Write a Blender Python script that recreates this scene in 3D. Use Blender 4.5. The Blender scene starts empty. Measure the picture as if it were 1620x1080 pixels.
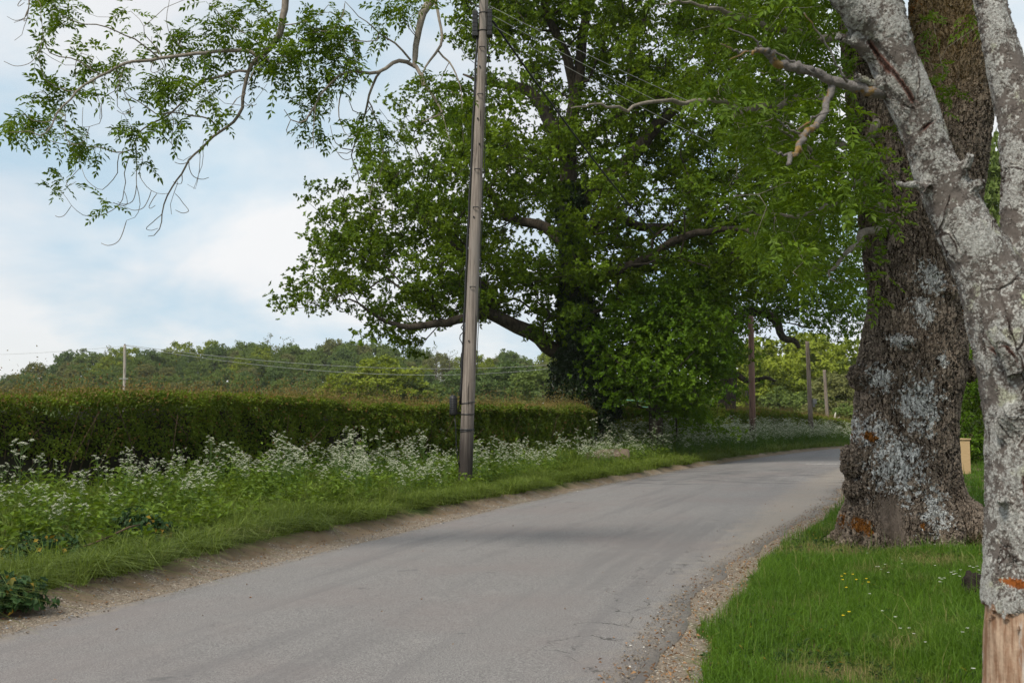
import bpy, bmesh, math, random
import numpy as np
from mathutils import Vector, Matrix

RS = np.random.RandomState
C = bpy.context.scene.collection
sc = bpy.context.scene

# ------------------------------------------------------------------ camera
CAMH, F, PITCH = 1.55, 1575.0, math.atan(125 / 1575.0)
cam = bpy.data.cameras.new("camera"); camo = bpy.data.objects.new("camera", cam); C.objects.link(camo)
camo.location = (0, 0, CAMH); camo.rotation_euler = (math.pi / 2 + PITCH, 0, 0)
cam.sensor_width = 36.0; cam.lens = 35.0; cam.clip_start = 0.05; cam.clip_end = 6000
cam.dof.use_dof = True; cam.dof.focus_distance = 14.0; cam.dof.aperture_fstop = 5.0
sc.camera = camo

# ------------------------------------------------------------------ world and sun
SUN_EL, SUN_AZ = math.radians(50), math.radians(-142)      # azimuth from +Y towards +X
sc.view_settings.view_transform = 'Standard'; sc.view_settings.look = 'None'
sc.view_settings.gamma = 1.0; sc.view_settings.exposure = 0.2
w = bpy.data.worlds.new("World"); sc.world = w; w.use_nodes = True
nt = w.node_tree; nt.nodes.clear()
def _n(t, typ, **kw):
    n = t.nodes.new(typ)
    for k, v in kw.items():
        if isinstance(k, str) and hasattr(n, k): setattr(n, k, v)
    return n
def wn(typ, **kw): return _n(nt, typ, **kw)
out = wn('ShaderNodeOutputWorld'); bg = wn('ShaderNodeBackground'); bg.inputs[1].default_value = 0.10
sky = wn('ShaderNodeTexSky', sky_type='NISHITA', sun_disc=False, sun_elevation=SUN_EL, sun_rotation=SUN_AZ)
tc = wn('ShaderNodeTexCoord'); sep = wn('ShaderNodeSeparateXYZ'); nt.links.new(tc.outputs['Generated'], sep.inputs[0])
mx = wn('ShaderNodeMath', operation='MAXIMUM'); nt.links.new(sep.outputs[2], mx.inputs[0]); mx.inputs[1].default_value = 0.0
ad = wn('ShaderNodeMath', operation='ADD'); nt.links.new(mx.outputs[0], ad.inputs[0]); ad.inputs[1].default_value = 0.38
cmb = wn('ShaderNodeCombineXYZ')
for i in (0, 1):
    dv = wn('ShaderNodeMath', operation='DIVIDE'); nt.links.new(sep.outputs[i], dv.inputs[0]); nt.links.new(ad.outputs[0], dv.inputs[1])
    nt.links.new(dv.outputs[0], cmb.inputs[i])
cn = wn('ShaderNodeTexNoise'); cn.inputs['Scale'].default_value = 1.1; cn.inputs['Detail'].default_value = 9
cn.inputs['Roughness'].default_value = 0.56; cn.inputs['Distortion'].default_value = 0.35
mp = wn('ShaderNodeMapping'); mp.inputs['Location'].default_value = (3.7, 1.3, 0)
nt.links.new(cmb.outputs[0], mp.inputs[0]); nt.links.new(mp.outputs[0], cn.inputs['Vector'])
cr = wn('ShaderNodeValToRGB'); cr.color_ramp.elements[0].position = 0.36; cr.color_ramp.elements[1].position = 0.60
cr.color_ramp.elements[0].color = (0.80, 0.80, 0.80, 1); cr.color_ramp.elements[1].color = (1, 1, 1, 1)
nt.links.new(cn.outputs[0], cr.inputs[0])
cn2 = wn('ShaderNodeTexNoise'); cn2.inputs['Scale'].default_value = 2.1; cn2.inputs['Detail'].default_value = 9; cn2.inputs['Roughness'].default_value = .55; cn2.inputs['Distortion'].default_value = .25
nt.links.new(mp.outputs[0], cn2.inputs['Vector'])
cc = wn('ShaderNodeValToRGB'); cc.color_ramp.elements[0].position = 0.35; cc.color_ramp.elements[1].position = 0.57
cc.color_ramp.elements[0].color = (5.0, 6.5, 7.6, 1); cc.color_ramp.elements[1].color = (8.1, 8.2, 8.3, 1)
nt.links.new(cn2.outputs[0], cc.inputs[0])
mixc = wn('ShaderNodeMix', data_type='RGBA')
nt.links.new(cr.outputs[0], mixc.inputs[0]); nt.links.new(sky.outputs[0], mixc.inputs[6]); nt.links.new(cc.outputs[0], mixc.inputs[7])
nt.links.new(mixc.outputs[2], bg.inputs[0]); nt.links.new(bg.outputs[0], out.inputs[0])
sun = bpy.data.lights.new("sun", 'SUN'); suno = bpy.data.objects.new("sun", sun); C.objects.link(suno)
sun.energy = 3.2; sun.angle = math.radians(12); sun.color = (1.0, 0.93, 0.80)
_sd = Vector((math.sin(SUN_AZ) * math.cos(SUN_EL), math.cos(SUN_AZ) * math.cos(SUN_EL), math.sin(SUN_EL)))
suno.rotation_euler = _sd.to_track_quat('Z', 'Y').to_euler(); suno.location = (0, 0, 60)

# ------------------------------------------------------------------ helpers: space
def P(px, py, d):
    xc, yc = (px - 810) / F, (540 - py) / F
    dy = math.cos(PITCH) - yc * math.sin(PITCH); dz = math.sin(PITCH) + yc * math.cos(PITCH)
    t = d / dy
    return np.array([xc * t, d, CAMH + dz * t])
def sst(a, b, x):
    t = np.clip((np.asarray(x, float) - a) / (b - a), 0, 1); return t * t * (3 - 2 * t)
def _hash(i, j, k, seed):
    n = (i * 374761393 + j * 668265263 + k * 2147483647 + seed * 974634777) & 0xFFFFFFFF
    n = ((n ^ (n >> 13)) * 1274126177) & 0xFFFFFFFF
    n = n ^ (n >> 16)
    return (n & 0xFFFF) / 65535.0
def vn(x, y=0.0, z=0.0, seed=0):
    x, y, z = np.broadcast_arrays(np.asarray(x, float), np.asarray(y, float), np.asarray(z, float))
    i, j, k = np.floor(x).astype(np.int64), np.floor(y).astype(np.int64), np.floor(z).astype(np.int64)
    f, g, h = x - i, y - j, z - k
    f, g, h = f * f * (3 - 2 * f), g * g * (3 - 2 * g), h * h * (3 - 2 * h)
    r = 0
    for a in (0, 1):
        for b in (0, 1):
            for c in (0, 1):
                r = r + _hash(i + a, j + b, k + c, seed) * (f if a else 1 - f) * (g if b else 1 - g) * (h if c else 1 - h)
    return r - 0.5
def fbm(x, y=0.0, z=0.0, seed=0, o=3):
    r, s = 0, 1.0
    for q in range(o):
        r = r + vn(np.asarray(x) * 2 ** q, np.asarray(y) * 2 ** q, np.asarray(z) * 2 ** q, seed + q) * s; s *= 0.5
    return r
def Lx(y):
    y = np.asarray(y, float)
    q = np.clip(y, 10, 60)
    return -2.85 + 0.31 * (q - 10) + 0.0032 * (q - 10) ** 2 + np.where(y < 10, 0.31 * (y - 10), 0) + np.where(y > 60, 0.63 * (y - 60), 0)
def Lcos(y):
    s = np.clip(0.31 + 0.0064 * (np.clip(np.asarray(y, float), 10, 60) - 10), 0.31, 0.63); return 1 / np.sqrt(1 + s * s)
def Lw(y): return 4.78 + 0.85 * sst(8, 19, y)
def uv_of(x, y):
    u = (Lx(y) - x) * Lcos(y); return u, -u - Lw(y)
def xy_of(u, y): return Lx(y) - np.asarray(u) / Lcos(y)
def drop(x, y): return -2.6 * sst(54, 112, y) * (1 - sst(18, 48, np.abs(np.asarray(x) - Lx(y))))
def bankn(x, y): return 0.8 * fbm(np.asarray(y) * 0.75, np.asarray(x) * 0.4, 0, 5, 4)
def gz(x, y):
    x, y = np.asarray(x, float), np.asarray(y, float)
    u, v = uv_of(x, y); b = bankn(x, y)
    us = u + .42 * sst(11, 24, y)
    z = sst(.52, .86, us + b * .6) * 0.12 + sst(.9, 4.5, u) * .20 + sst(9, 60, u) * .9
    z = z + sst(.0, .4, v) * .06 + sst(.8, 6, v) * .12
    z = z + np.where((u < -.30) & (v < -.60), -.05, -.006)
    z = z + sst(.9, 2, np.maximum(u, v)) * fbm(x * .6, y * .6, 0, 9, 3) * .14
    z = z + drop(x, y)
    hx = sst(-190, -75, x) * (1 - .45 * sst(0, 120, x))
    z = z + 11.5 * hx * sst(150, 300, y) + 6 * sst(40, 90, x) * sst(95, 220, y)
    return z
def gz1(x, y): return float(gz(np.array([x]), np.array([y]))[0])
def nrm(a): return a / np.maximum(np.linalg.norm(a, axis=-1, keepdims=True), 1e-9)

# ------------------------------------------------------------------ helpers: meshes and objects
def mesh(name, V, T, smooth=False, quads=None):
    V = np.asarray(V, np.float32).reshape(-1, 3); T = np.asarray(T, np.int32).reshape(-1, 3)
    me = bpy.data.meshes.new(name)
    nq = 0 if quads is None else len(quads)
    me.vertices.add(len(V)); me.vertices.foreach_set('co', V.ravel())
    loops = T.ravel() if nq == 0 else np.concatenate([T.ravel(), np.asarray(quads, np.int32).ravel()])
    me.loops.add(len(loops)); me.loops.foreach_set('vertex_index', loops)
    me.polygons.add(len(T) + nq)
    st = np.arange(len(T)) * 3
    if nq: st = np.concatenate([st, len(T) * 3 + np.arange(nq) * 4])
    me.polygons.foreach_set('loop_start', st.astype(np.int32))
    me.polygons.foreach_set('use_smooth', np.full(len(T) + nq, smooth))
    me.update(calc_edges=True); me.validate()
    return me
class MB:
    def __init__(s): s.V, s.T, s.Q, s.n = [], [], [], 0
    def add(s, V, T=(), Q=()):
        V = np.asarray(V, float).reshape(-1, 3)
        if len(T): s.T.append(np.asarray(T, int).reshape(-1, 3) + s.n)
        if len(Q): s.Q.append(np.asarray(Q, int).reshape(-1, 4) + s.n)
        s.V.append(V); s.n += len(V); return s
    def tube(s, pts, rad, k=8, cap=True):
        pts = np.asarray(pts, float); m = len(pts); rad = np.broadcast_to(np.asarray(rad, float), (m,))
        tan = nrm(np.gradient(pts, axis=0)); a = np.array([0, 0, 1.0]) if abs(tan[0][2]) < .9 else np.array([1.0, 0, 0])
        n = np.cross(tan[0], a); n /= np.linalg.norm(n); rings = []
        ang = np.arange(k) * 2 * math.pi / k; ca, sa = np.cos(ang)[:, None], np.sin(ang)[:, None]
        for i in range(m):
            n = n - tan[i] * n.dot(tan[i]); n /= max(np.linalg.norm(n), 1e-9); b = np.cross(tan[i], n)
            rings.append(pts[i] + rad[i] * (ca * n + sa * b))
        V = np.concatenate(rings); i = np.arange(m - 1)[:, None] * k; j = np.arange(k)[None]; j2 = (j + 1) % k
        Q = np.stack([i + j, i + j2, i + k + j2, i + k + j], -1).reshape(-1, 4); T = []
        if cap:
            V = np.concatenate([V, pts[:1], pts[-1:]]); jj = np.arange(k)
            T = np.concatenate([np.stack([np.full(k, m * k), (jj + 1) % k, jj], -1),
                                np.stack([np.full(k, m * k + 1), (m - 1) * k + jj, (m - 1) * k + (jj + 1) % k], -1)])
        return s.add(V, T, Q)
    def box(s, lo, hi, bev=0.0, rot=None, at=(0, 0, 0)):
        bm = bmesh.new(); bmesh.ops.create_cube(bm, size=1)
        lo, hi = np.array(lo, float), np.array(hi, float)
        for v in bm.verts: v.co = Vector((lo + hi) / 2 + np.array(v.co) * (hi - lo))
        if bev: bmesh.ops.bevel(bm, geom=bm.edges[:], offset=bev, segments=2, profile=.6, affect='EDGES')
        return s.bm(bm, rot, at)
    def ball(s, c, r, sub=2, nz=0.0, seed=0):
        bm = bmesh.new(); bmesh.ops.create_icosphere(bm, subdivisions=sub, radius=1)
        r = np.broadcast_to(np.asarray(r, float), (3,))
        A = np.array([v.co[:] for v in bm.verts]); A = A * (1 + nz * 2 * fbm(A[:, 0] * 1.7 + seed, A[:, 1] * 1.7, A[:, 2] * 1.7, seed, 3))[:, None]
        for v, a in zip(bm.verts, A): v.co = Vector(np.asarray(c) + a * r)
        return s.bm(bm)
    def bm(s, bm, rot=None, at=(0, 0, 0)):
        bm.verts.index_update(); bmesh.ops.triangulate(bm, faces=bm.faces[:])
        V = np.array([v.co[:] for v in bm.verts]); T = [[v.index for v in f.verts] for f in bm.faces]; bm.free()
        if rot is not None:
            c, q = math.cos(rot), math.sin(rot); V = np.stack([V[:, 0] * c - V[:, 1] * q, V[:, 0] * q + V[:, 1] * c, V[:, 2]], -1)
        return s.add(V + np.asarray(at, float), T)
    def mesh(s, name, smooth=False):
        V = np.concatenate(s.V) if s.V else np.zeros((0, 3))
        T = np.concatenate(s.T) if s.T else np.zeros((0, 3), int); Q = np.concatenate(s.Q) if s.Q else None
        return mesh(name, V, T, smooth, Q)
def tag(o, label=None, cat=None, group=None, kind=None):
    for k, v in (('label', label), ('category', cat), ('group', group), ('kind', kind)):
        if v: o[k] = v
    return o
def link(name, me, mat, parent=None, base=None):
    """mesh in world coordinates when base is given: moved into the parent's space"""
    if base is not None: me.transform(Matrix.Translation(-Vector(base)))
    o = bpy.data.objects.new(name, me); C.objects.link(o)
    if mat and not me.materials: me.materials.append(mat)
    if parent: o.parent = parent
    elif base is not None: o.location = base
    return o
def empty(name, loc, label, cat, group=None, rz=0):
    o = bpy.data.objects.new(name, None); C.objects.link(o); o.location = loc; o.rotation_euler = (0, 0, rz); o.empty_display_size = .2
    return tag(o, label, cat, group)
def dup(root, loc, rz=0, sc_=1.0, label=None, kids=True):
    r = root.copy(); C.objects.link(r); r.location = loc; r.rotation_euler = (0, 0, rz)
    r.scale = (sc_,) * 3 if np.isscalar(sc_) else sc_
    if label: r['label'] = label
    if kids:
        for ch in list(root.children):
            c = ch.copy(); C.objects.link(c); c.parent = r
            for g in list(ch.children):
                d = g.copy(); C.objects.link(d); d.parent = c
    return r
def quad_leaves(pos, ax, nm, L, W, fold=.3, curl=.12):
    ax = nrm(ax); s = nrm(np.cross(nm, ax)); n = np.cross(ax, s)
    L = np.broadcast_to(np.asarray(L, float), (len(pos),))[:, None]; W = np.broadcast_to(np.asarray(W, float), (len(pos),))[:, None]
    m = pos + ax * L * .48 + n * W * fold * .5
    V = np.stack([pos, m + s * W * .5, pos + ax * L - n * L * curl, m - s * W * .5], 1).reshape(-1, 3)
    i = np.arange(len(pos))[:, None] * 4
    T = np.concatenate([i + [0, 1, 2], i + [0, 2, 3]], 1).reshape(-1, 3)
    return V, T
def rnd_dir(r, n): return nrm(r.normal(size=(n, 3)))

# ------------------------------------------------------------------ materials
class G:
    def __init__(s, name):
        s.m = bpy.data.materials.new(name); s.m.use_nodes = True; s.t = s.m.node_tree; s.t.nodes.clear()
        s.out = s.t.nodes.new('ShaderNodeOutputMaterial')
    def n(s, typ, ins=None, **kw):
        n = s.t.nodes.new(typ)
        for k, v in kw.items(): setattr(n, k, v)
        for k, v in (ins or {}).items(): s.set(n.inputs[k], v)
        return n
    def set(s, i, v):
        if isinstance(v, bpy.types.NodeSocket): s.t.links.new(v, i)
        elif isinstance(v, bpy.types.Node): s.t.links.new(v.outputs[0], i)
        else: i.default_value = v if not (isinstance(v, tuple) and len(v) == 3 and i.type == 'RGBA') else v + (1,)
    def math(s, op, a, b=0.0, c=None, clamp=False):
        n = s.n('ShaderNodeMath', operation=op, use_clamp=clamp); s.set(n.inputs[0], a); s.set(n.inputs[1], b)
        if c is not None: s.set(n.inputs[2], c)
        return n.outputs[0]
    def coord(s, k='Object'): return s.n('ShaderNodeTexCoord').outputs[k]
    def noise(s, v, sc, det=4, rough=.55, dist=0.0, k=0):
        return s.n('ShaderNodeTexNoise', {'Vector': v, 'Scale': sc, 'Detail': det, 'Roughness': rough, 'Distortion': dist}).outputs[k]
    def ss(s, x, a, b):
        n = s.n('ShaderNodeMapRange', interpolation_type='SMOOTHSTEP'); s.set(n.inputs[0], x); n.inputs[1].default_value = a; n.inputs[2].default_value = b
        return n.outputs[0]
    def mix(s, f, a, b):
        n = s.n('ShaderNodeMix', data_type='RGBA'); s.set(n.inputs[0], f); s.set(n.inputs[6], a); s.set(n.inputs[7], b); return n.outputs[2]
    def mapv(s, v, scale=(1, 1, 1), loc=(0, 0, 0)):
        return s.n('ShaderNodeMapping', {'Vector': v, 'Scale': scale, 'Location': loc}).outputs[0]
    def dist(s, v, p, sc_=(1, 1, 1)):
        a = s.n('ShaderNodeVectorMath', operation='SUBTRACT'); s.set(a.inputs[0], v); a.inputs[1].default_value = p
        b = s.n('ShaderNodeVectorMath', operation='MULTIPLY'); s.set(b.inputs[0], a.outputs[0]); b.inputs[1].default_value = sc_
        c = s.n('ShaderNodeVectorMath', operation='LENGTH'); s.set(c.inputs[0], b.outputs[0]); return c.outputs['Value']
    def done(s, col, rough=.8, spec=.3, bump=None, bstr=.5, bdist=.02, disp=None, metal=0.0):
        p = s.n('ShaderNodeBsdfPrincipled', {'Base Color': col, 'Roughness': rough, 'Specular IOR Level': spec, 'Metallic': metal})
        if bump is not None:
            b = s.n('ShaderNodeBump', {'Height': bump, 'Strength': bstr, 'Distance': bdist}); s.t.links.new(b.outputs[0], p.inputs['Normal'])
        if disp is not None:
            d = s.n('ShaderNodeDisplacement', {'Height': disp, 'Midlevel': 0.0, 'Scale': 1.0}); s.t.links.new(d.outputs[0], s.out.inputs['Displacement'])
            s.m.displacement_method = 'BOTH'
        s.t.links.new(p.outputs[0], s.out.inputs[0]); return s.m
def leaf_mat(name, c0, c1, c2=None, tr=.35, nscale=.6, rough=.55, spec=.16, trc=None):
    g = G(name); r = g.n('ShaderNodeNewGeometry').outputs['Random Per Island']
    nz = g.noise(g.coord(), nscale, 3)
    f = g.math('ADD', g.math('MULTIPLY', r, .6), g.math('MULTIPLY', g.ss(nz, .35, .65), .5), clamp=True)
    col = g.mix(f, c0, c1)
    if c2: col = g.mix(g.ss(r, .93, .97), col, c2)
    p = g.n('ShaderNodeBsdfPrincipled', {'Base Color': col, 'Roughness': rough, 'Specular IOR Level': spec})
    h = g.n('ShaderNodeHueSaturation', {'Hue': .485, 'Saturation': 1.1, 'Value': 1.25, 'Color': col})
    t = g.n('ShaderNodeBsdfTranslucent', {'Color': h.outputs[0]})
    m = g.n('ShaderNodeMixShader', {0: tr, 1: p.outputs[0], 2: t.outputs[0]})
    g.t.links.new(m.outputs[0], g.out.inputs[0]); return g.m
def bark_simple(name, c0, c1, sc_=14.0, zs=.3, bd=.02, bs=.7):
    g = G(name); v = g.coord(); q = g.mapv(v, (1, 1, zs))
    a = g.noise(q, sc_, 6, .65, .4); b = g.noise(v, sc_ * .12, 3)
    col = g.mix(g.ss(g.math('ADD', g.math('MULTIPLY', a, .75), g.math('MULTIPLY', b, .35)), .35, .75), c0, c1)
    return g.done(col, .9, .15, a, bs, bd)

M_oak = leaf_mat('oak_leaf', (.045, .095, .006), (.16, .24, .014), None, .32, .5)
M_oak2 = leaf_mat('hedge_oak_leaf', (.045, .105, .006), (.13, .225, .014), None, .34, .5)
M_ash = leaf_mat('ash_leaf', (.055, .110, .008), (.14, .22, .018), None, .36, 1.2, .5, .2)
M_ivy = leaf_mat('ivy_leaf', (.008, .020, .005), (.024, .050, .010), None, .15, .8, .4, .4)
M_haw = leaf_mat('hawthorn_leaf', (.052, .090, .010), (.165, .225, .026), (.24, .15, .05), .34, 1.4)
M_shoot = leaf_mat('hedge_shoot', (.15, .14, .035), (.25, .18, .065), (.28, .13, .06), .3, .5)
M_wood = [leaf_mat('wood_leaf_%s' % n, a, b, None, .25, .25, .6, .2) for n, a, b in (
    ('mid', (.095, .145, .035), (.18, .24, .055)), ('yellow', (.15, .20, .02), (.26, .31, .032)),
    ('dark', (.075, .125, .036), (.135, .195, .055)), ('olive', (.135, .15, .05), (.21, .22, .075)))]
M_bramble = leaf_mat('bramble_leaf', (.015, .040, .014), (.040, .085, .025), (.30, .20, .03), .2, 2)
M_weed = leaf_mat('weed_leaf', (.06, .11, .014), (.16, .24, .03), None, .3, 1.0)
M_parsleaf = leaf_mat('parsley_leaf', (.05, .11, .018), (.10, .19, .03), None, .3, 1.0)
M_barkoak = bark_simple('oak_bark', (.025, .021, .017), (.10, .082, .064))
M_barkash = bark_simple('ash_twig_bark', (.14, .12, .10), (.32, .28, .235), 30, .5, .004)
M_barkfar = bark_simple('far_bark', (.05, .042, .032), (.14, .12, .095), 5)
M_twig = bark_simple('hedge_twig', (.045, .030, .022), (.14, .09, .06), 30, .4, .004)
M_stem = G('parsley_stem').done((.10, .16, .045), .6)
M_white = G('umbel_white').done((.80, .80, .66), .7)
M_yellow = G('petal_yellow').done((.75, .55, .02), .4)
M_daisy = G('petal_white').done((.75, .75, .70), .6)
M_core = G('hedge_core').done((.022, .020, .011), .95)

def grass_mat(name, g0, g1, straw, amount, dryspots=()):
    g = G(name); r = g.n('ShaderNodeNewGeometry').outputs['Random Per Island']; v = g.coord()
    col = g.mix(g.math('ADD', g.math('MULTIPLY', r, .6), g.math('MULTIPLY', g.noise(v, .9, 4), .5), clamp=True), g0, g1)
    d = g.ss(g.noise(v, 1.1, 4, .6), .56, .72)
    for p, s in dryspots:
        d = g.math('MAXIMUM', d, g.ss(g.math('ADD', g.dist(v, p, (1 / s, 1 / s, 0)), g.math('MULTIPLY', g.noise(v, 3, 4), 1.2)), 1.75, .75))
    f = g.math('MULTIPLY', d, g.ss(g.math('ADD', r, 0), .75 - amount, .85 - amount * .5))
    col = g.mix(f, col, straw)
    p = g.n('ShaderNodeBsdfPrincipled', {'Base Color': col, 'Roughness': .55, 'Specular IOR Level': .25})
    t = g.n('ShaderNodeBsdfTranslucent', {'Color': col}); m = g.n('ShaderNodeMixShader', {0: .3, 1: p.outputs[0], 2: t.outputs[0]})
    g.t.links.new(m.outputs[0], g.out.inputs[0]); return g.m
DRY = [((3.75, 11.6, 0), .8), ((1.9, 6.0, 0), .4), ((5.6, 11.2, 0), .5), ((4.3, 10.3, 0), .45)]
M_grassR = grass_mat('lawn_grass', (.034, .088, .006), (.115, .215, .013), (.30, .24, .11), .42, DRY)
M_grassL = grass_mat('verge_grass', (.07, .115, .014), (.185, .245, .032), (.25, .23, .09), .25)

def ground_mat():
    g = G('ground_earth'); v = g.coord()
    at = g.n('ShaderNodeAttribute', attribute_name='uvr'); sp = g.n('ShaderNodeSeparateXYZ', {0: at.outputs['Vector']})
    u, vv = sp.outputs[0], sp.outputs[1]; big = g.noise(v, 1.3, 4); fine = g.noise(v, 9, 5, .65)
    wob = g.math('MULTIPLY', g.math('SUBTRACT', g.math('ADD', big, fine), 1.0), .5)
    gl = g.ss(g.math('ADD', u, wob), 1.0, .72); gr = g.ss(g.math('ADD', vv, wob),   .26, .0)
    grav = g.math('MINIMUM', gl, gr)
    soil = g.mix(g.ss(g.noise(v, 2.2, 4), .4, .65), (.030, .055, .010), (.13, .115, .05))
    for p, s in DRY:
        soil = g.mix(g.ss(g.math('ADD', g.dist(v, p, (1 / s, 1 / s, 0)), g.math('MULTIPLY', fine, .8)), 1.5, .7), soil, (.17, .135, .07))
    st = g.n('ShaderNodeTexVoronoi', {'Vector': v, 'Scale': 75.0}); stc = g.n('ShaderNodeSeparateColor', {0: st.outputs['Color']})
    gcol = g.mix(stc.outputs[0], (.13, .105, .083), (.28, .23, .18)); gcol = g.mix(g.ss(stc.outputs[1], .93, .97), gcol, (.48, .44, .38))
    sand = g.mix(fine, (.15, .11, .075), (.27, .205, .145))
    pat = g.ss(g.math('ADD', g.noise(v, 2.6, 3), g.math('MULTIPLY', g.math('SUBTRACT', u, .45), .45)), .46, .60)
    col = g.mix(grav, soil, g.mix(pat, gcol, sand))
    far = g.ss(g.n('ShaderNodeVectorMath', {0: v}, operation='LENGTH').outputs['Value'], 60, 110)
    col = g.mix(far, col, g.mix(g.noise(v, .03, 4), (.05, .085, .02), (.10, .13, .035)))
    h = g.math('ADD', g.math('MULTIPLY', st.outputs['Distance'], -.6), fine)
    return g.done(col, .95, .15, h, .6, .02)
def road_mat():
    g = G('worn_asphalt'); uv = g.coord('UV'); v = g.coord()
    sp = g.n('ShaderNodeSeparateXYZ', {0: uv}); u, s = sp.outputs[0], sp.outputs[1]       # metres: across, along
    sp1 = g.noise(v, 210, 2, .7); sp2 = g.noise(v, 75, 3, .7); big = g.noise(v, .45, 5, .6); mid = g.noise(v, 3.5, 5, .62)
    col = g.mix(g.ss(sp2, .34, .62), (.088, .083, .083), (.225, .212, .208)); col = g.mix(g.ss(sp1, .54, .66), col, (.38, .37, .36))
    col = g.mix(g.ss(sp1, .42, .32), col, (.10, .098, .10))
    col = g.mix(g.math('MULTIPLY', g.ss(big, .42, .66), .45), col, (.185, .155, .150))
    st = g.noise(g.mapv(uv, (2.6, .12, 1)), 1.0, 4, .6); col = g.mix(g.math('MULTIPLY', g.ss(st, .49, .66), .5), col, (.135, .128, .130))
    col = g.mix(g.math('MULTIPLY', g.ss(mid, .56, .72), .35), col, (.245, .23, .22))
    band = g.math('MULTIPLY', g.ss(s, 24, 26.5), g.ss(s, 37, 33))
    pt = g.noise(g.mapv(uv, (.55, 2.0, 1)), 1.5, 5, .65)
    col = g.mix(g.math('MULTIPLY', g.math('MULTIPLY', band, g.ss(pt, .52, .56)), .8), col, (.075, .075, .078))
    pm = g.ss(g.noise(g.mapv(uv, (1.1, 1.6, 1), (3, 7, 0)), 2.2, 4, .6), .665, .69); col = g.mix(g.math('MULTIPLY', pm, .5), col, (.085, .083, .085))
    vo = g.n('ShaderNodeTexVoronoi', {'Vector': g.n('ShaderNodeVectorMath', {0: v, 1: g.n('ShaderNodeTexNoise', {'Vector': v, 'Scale': 2.0, 'Detail': 6.0}).outputs['Color']}, operation='ADD').outputs[0], 'Scale': 1.5}, feature='DISTANCE_TO_EDGE')
    ed = g.ss(u, 4.85 - 1.35, 4.85 - .75); ed = g.math('MULTIPLY', ed, g.ss(s, 15, 11))
    brk = g.ss(g.noise(v, 4, 4), .44, .56)
    ck = g.math('MULTIPLY', g.math('MULTIPLY', g.ss(vo.outputs[0], .018, .004), ed), brk); col = g.mix(g.math('MULTIPLY', ck, .8), col, (.045, .043, .04))
    el = g.ss(g.math('ADD', u, g.math('MULTIPLY', mid, .8)), .62, .28); er = g.math('MULTIPLY', g.ss(g.math('ADD', u, g.math('MULTIPLY', mid, 1.2)), 4.75, 5.35), 1.0)
    er2 = g.math('MULTIPLY', er, g.ss(sp2, .35, .55)); col = g.mix(g.math('MULTIPLY', g.math('MAXIMUM', el, er2), .55), col, (.30, .255, .205))
    h = g.math('SUBTRACT', g.math('ADD', sp2, g.math('MULTIPLY', sp1, .6)), g.math('MULTIPLY', ck, 2))
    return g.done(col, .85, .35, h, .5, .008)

# ------------------------------------------------------------------ setting: ground, road, markings
def axis_pts(segs):
    a = []
    for lo, hi, st in segs: a.append(np.arange(lo, hi, st))
    return np.unique(np.concatenate(a))
def build_ground():
    ge = lambda a, b, n: np.geomspace(a, b, n)
    xs = np.unique(np.concatenate([-ge(14, 2500, 70), np.arange(-14, 16, .14), ge(16, 60, 60), ge(60, 2500, 60)]))
    ys = np.unique(np.concatenate([-ge(2, 400, 24) , np.arange(-2, 3, .5), np.arange(3, 30, .14), ge(30, 120, 150), ge(120, 400, 60), ge(400, 3000, 25)]))
    X, Y = np.meshgrid(xs, ys); Z = gz(X, Y); nx, ny = len(xs), len(ys)
    V = np.stack([X, Y, Z], -1).reshape(-1, 3); i = np.arange(ny - 1)[:, None] * nx + np.arange(nx - 1)[None]
    Q = np.stack([i, i + 1, i + nx + 1, i + nx], -1).reshape(-1, 4)
    me = mesh('ground', V, np.zeros((0, 3)), True, Q)
    u, v = uv_of(X, Y); at = me.attributes.new('uvr', 'FLOAT_VECTOR', 'POINT')
    at.data.foreach_set('vector', np.stack([u + .42 * sst(11, 24, Y), v, 0 * u], -1).astype(np.float32).ravel())
    tag(link('ground', me, ground_mat()), kind='structure')
def road_z(t, x, y): return .004 + .03 * (1 - (2 * t - 1) ** 2) + drop(x, y)
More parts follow.
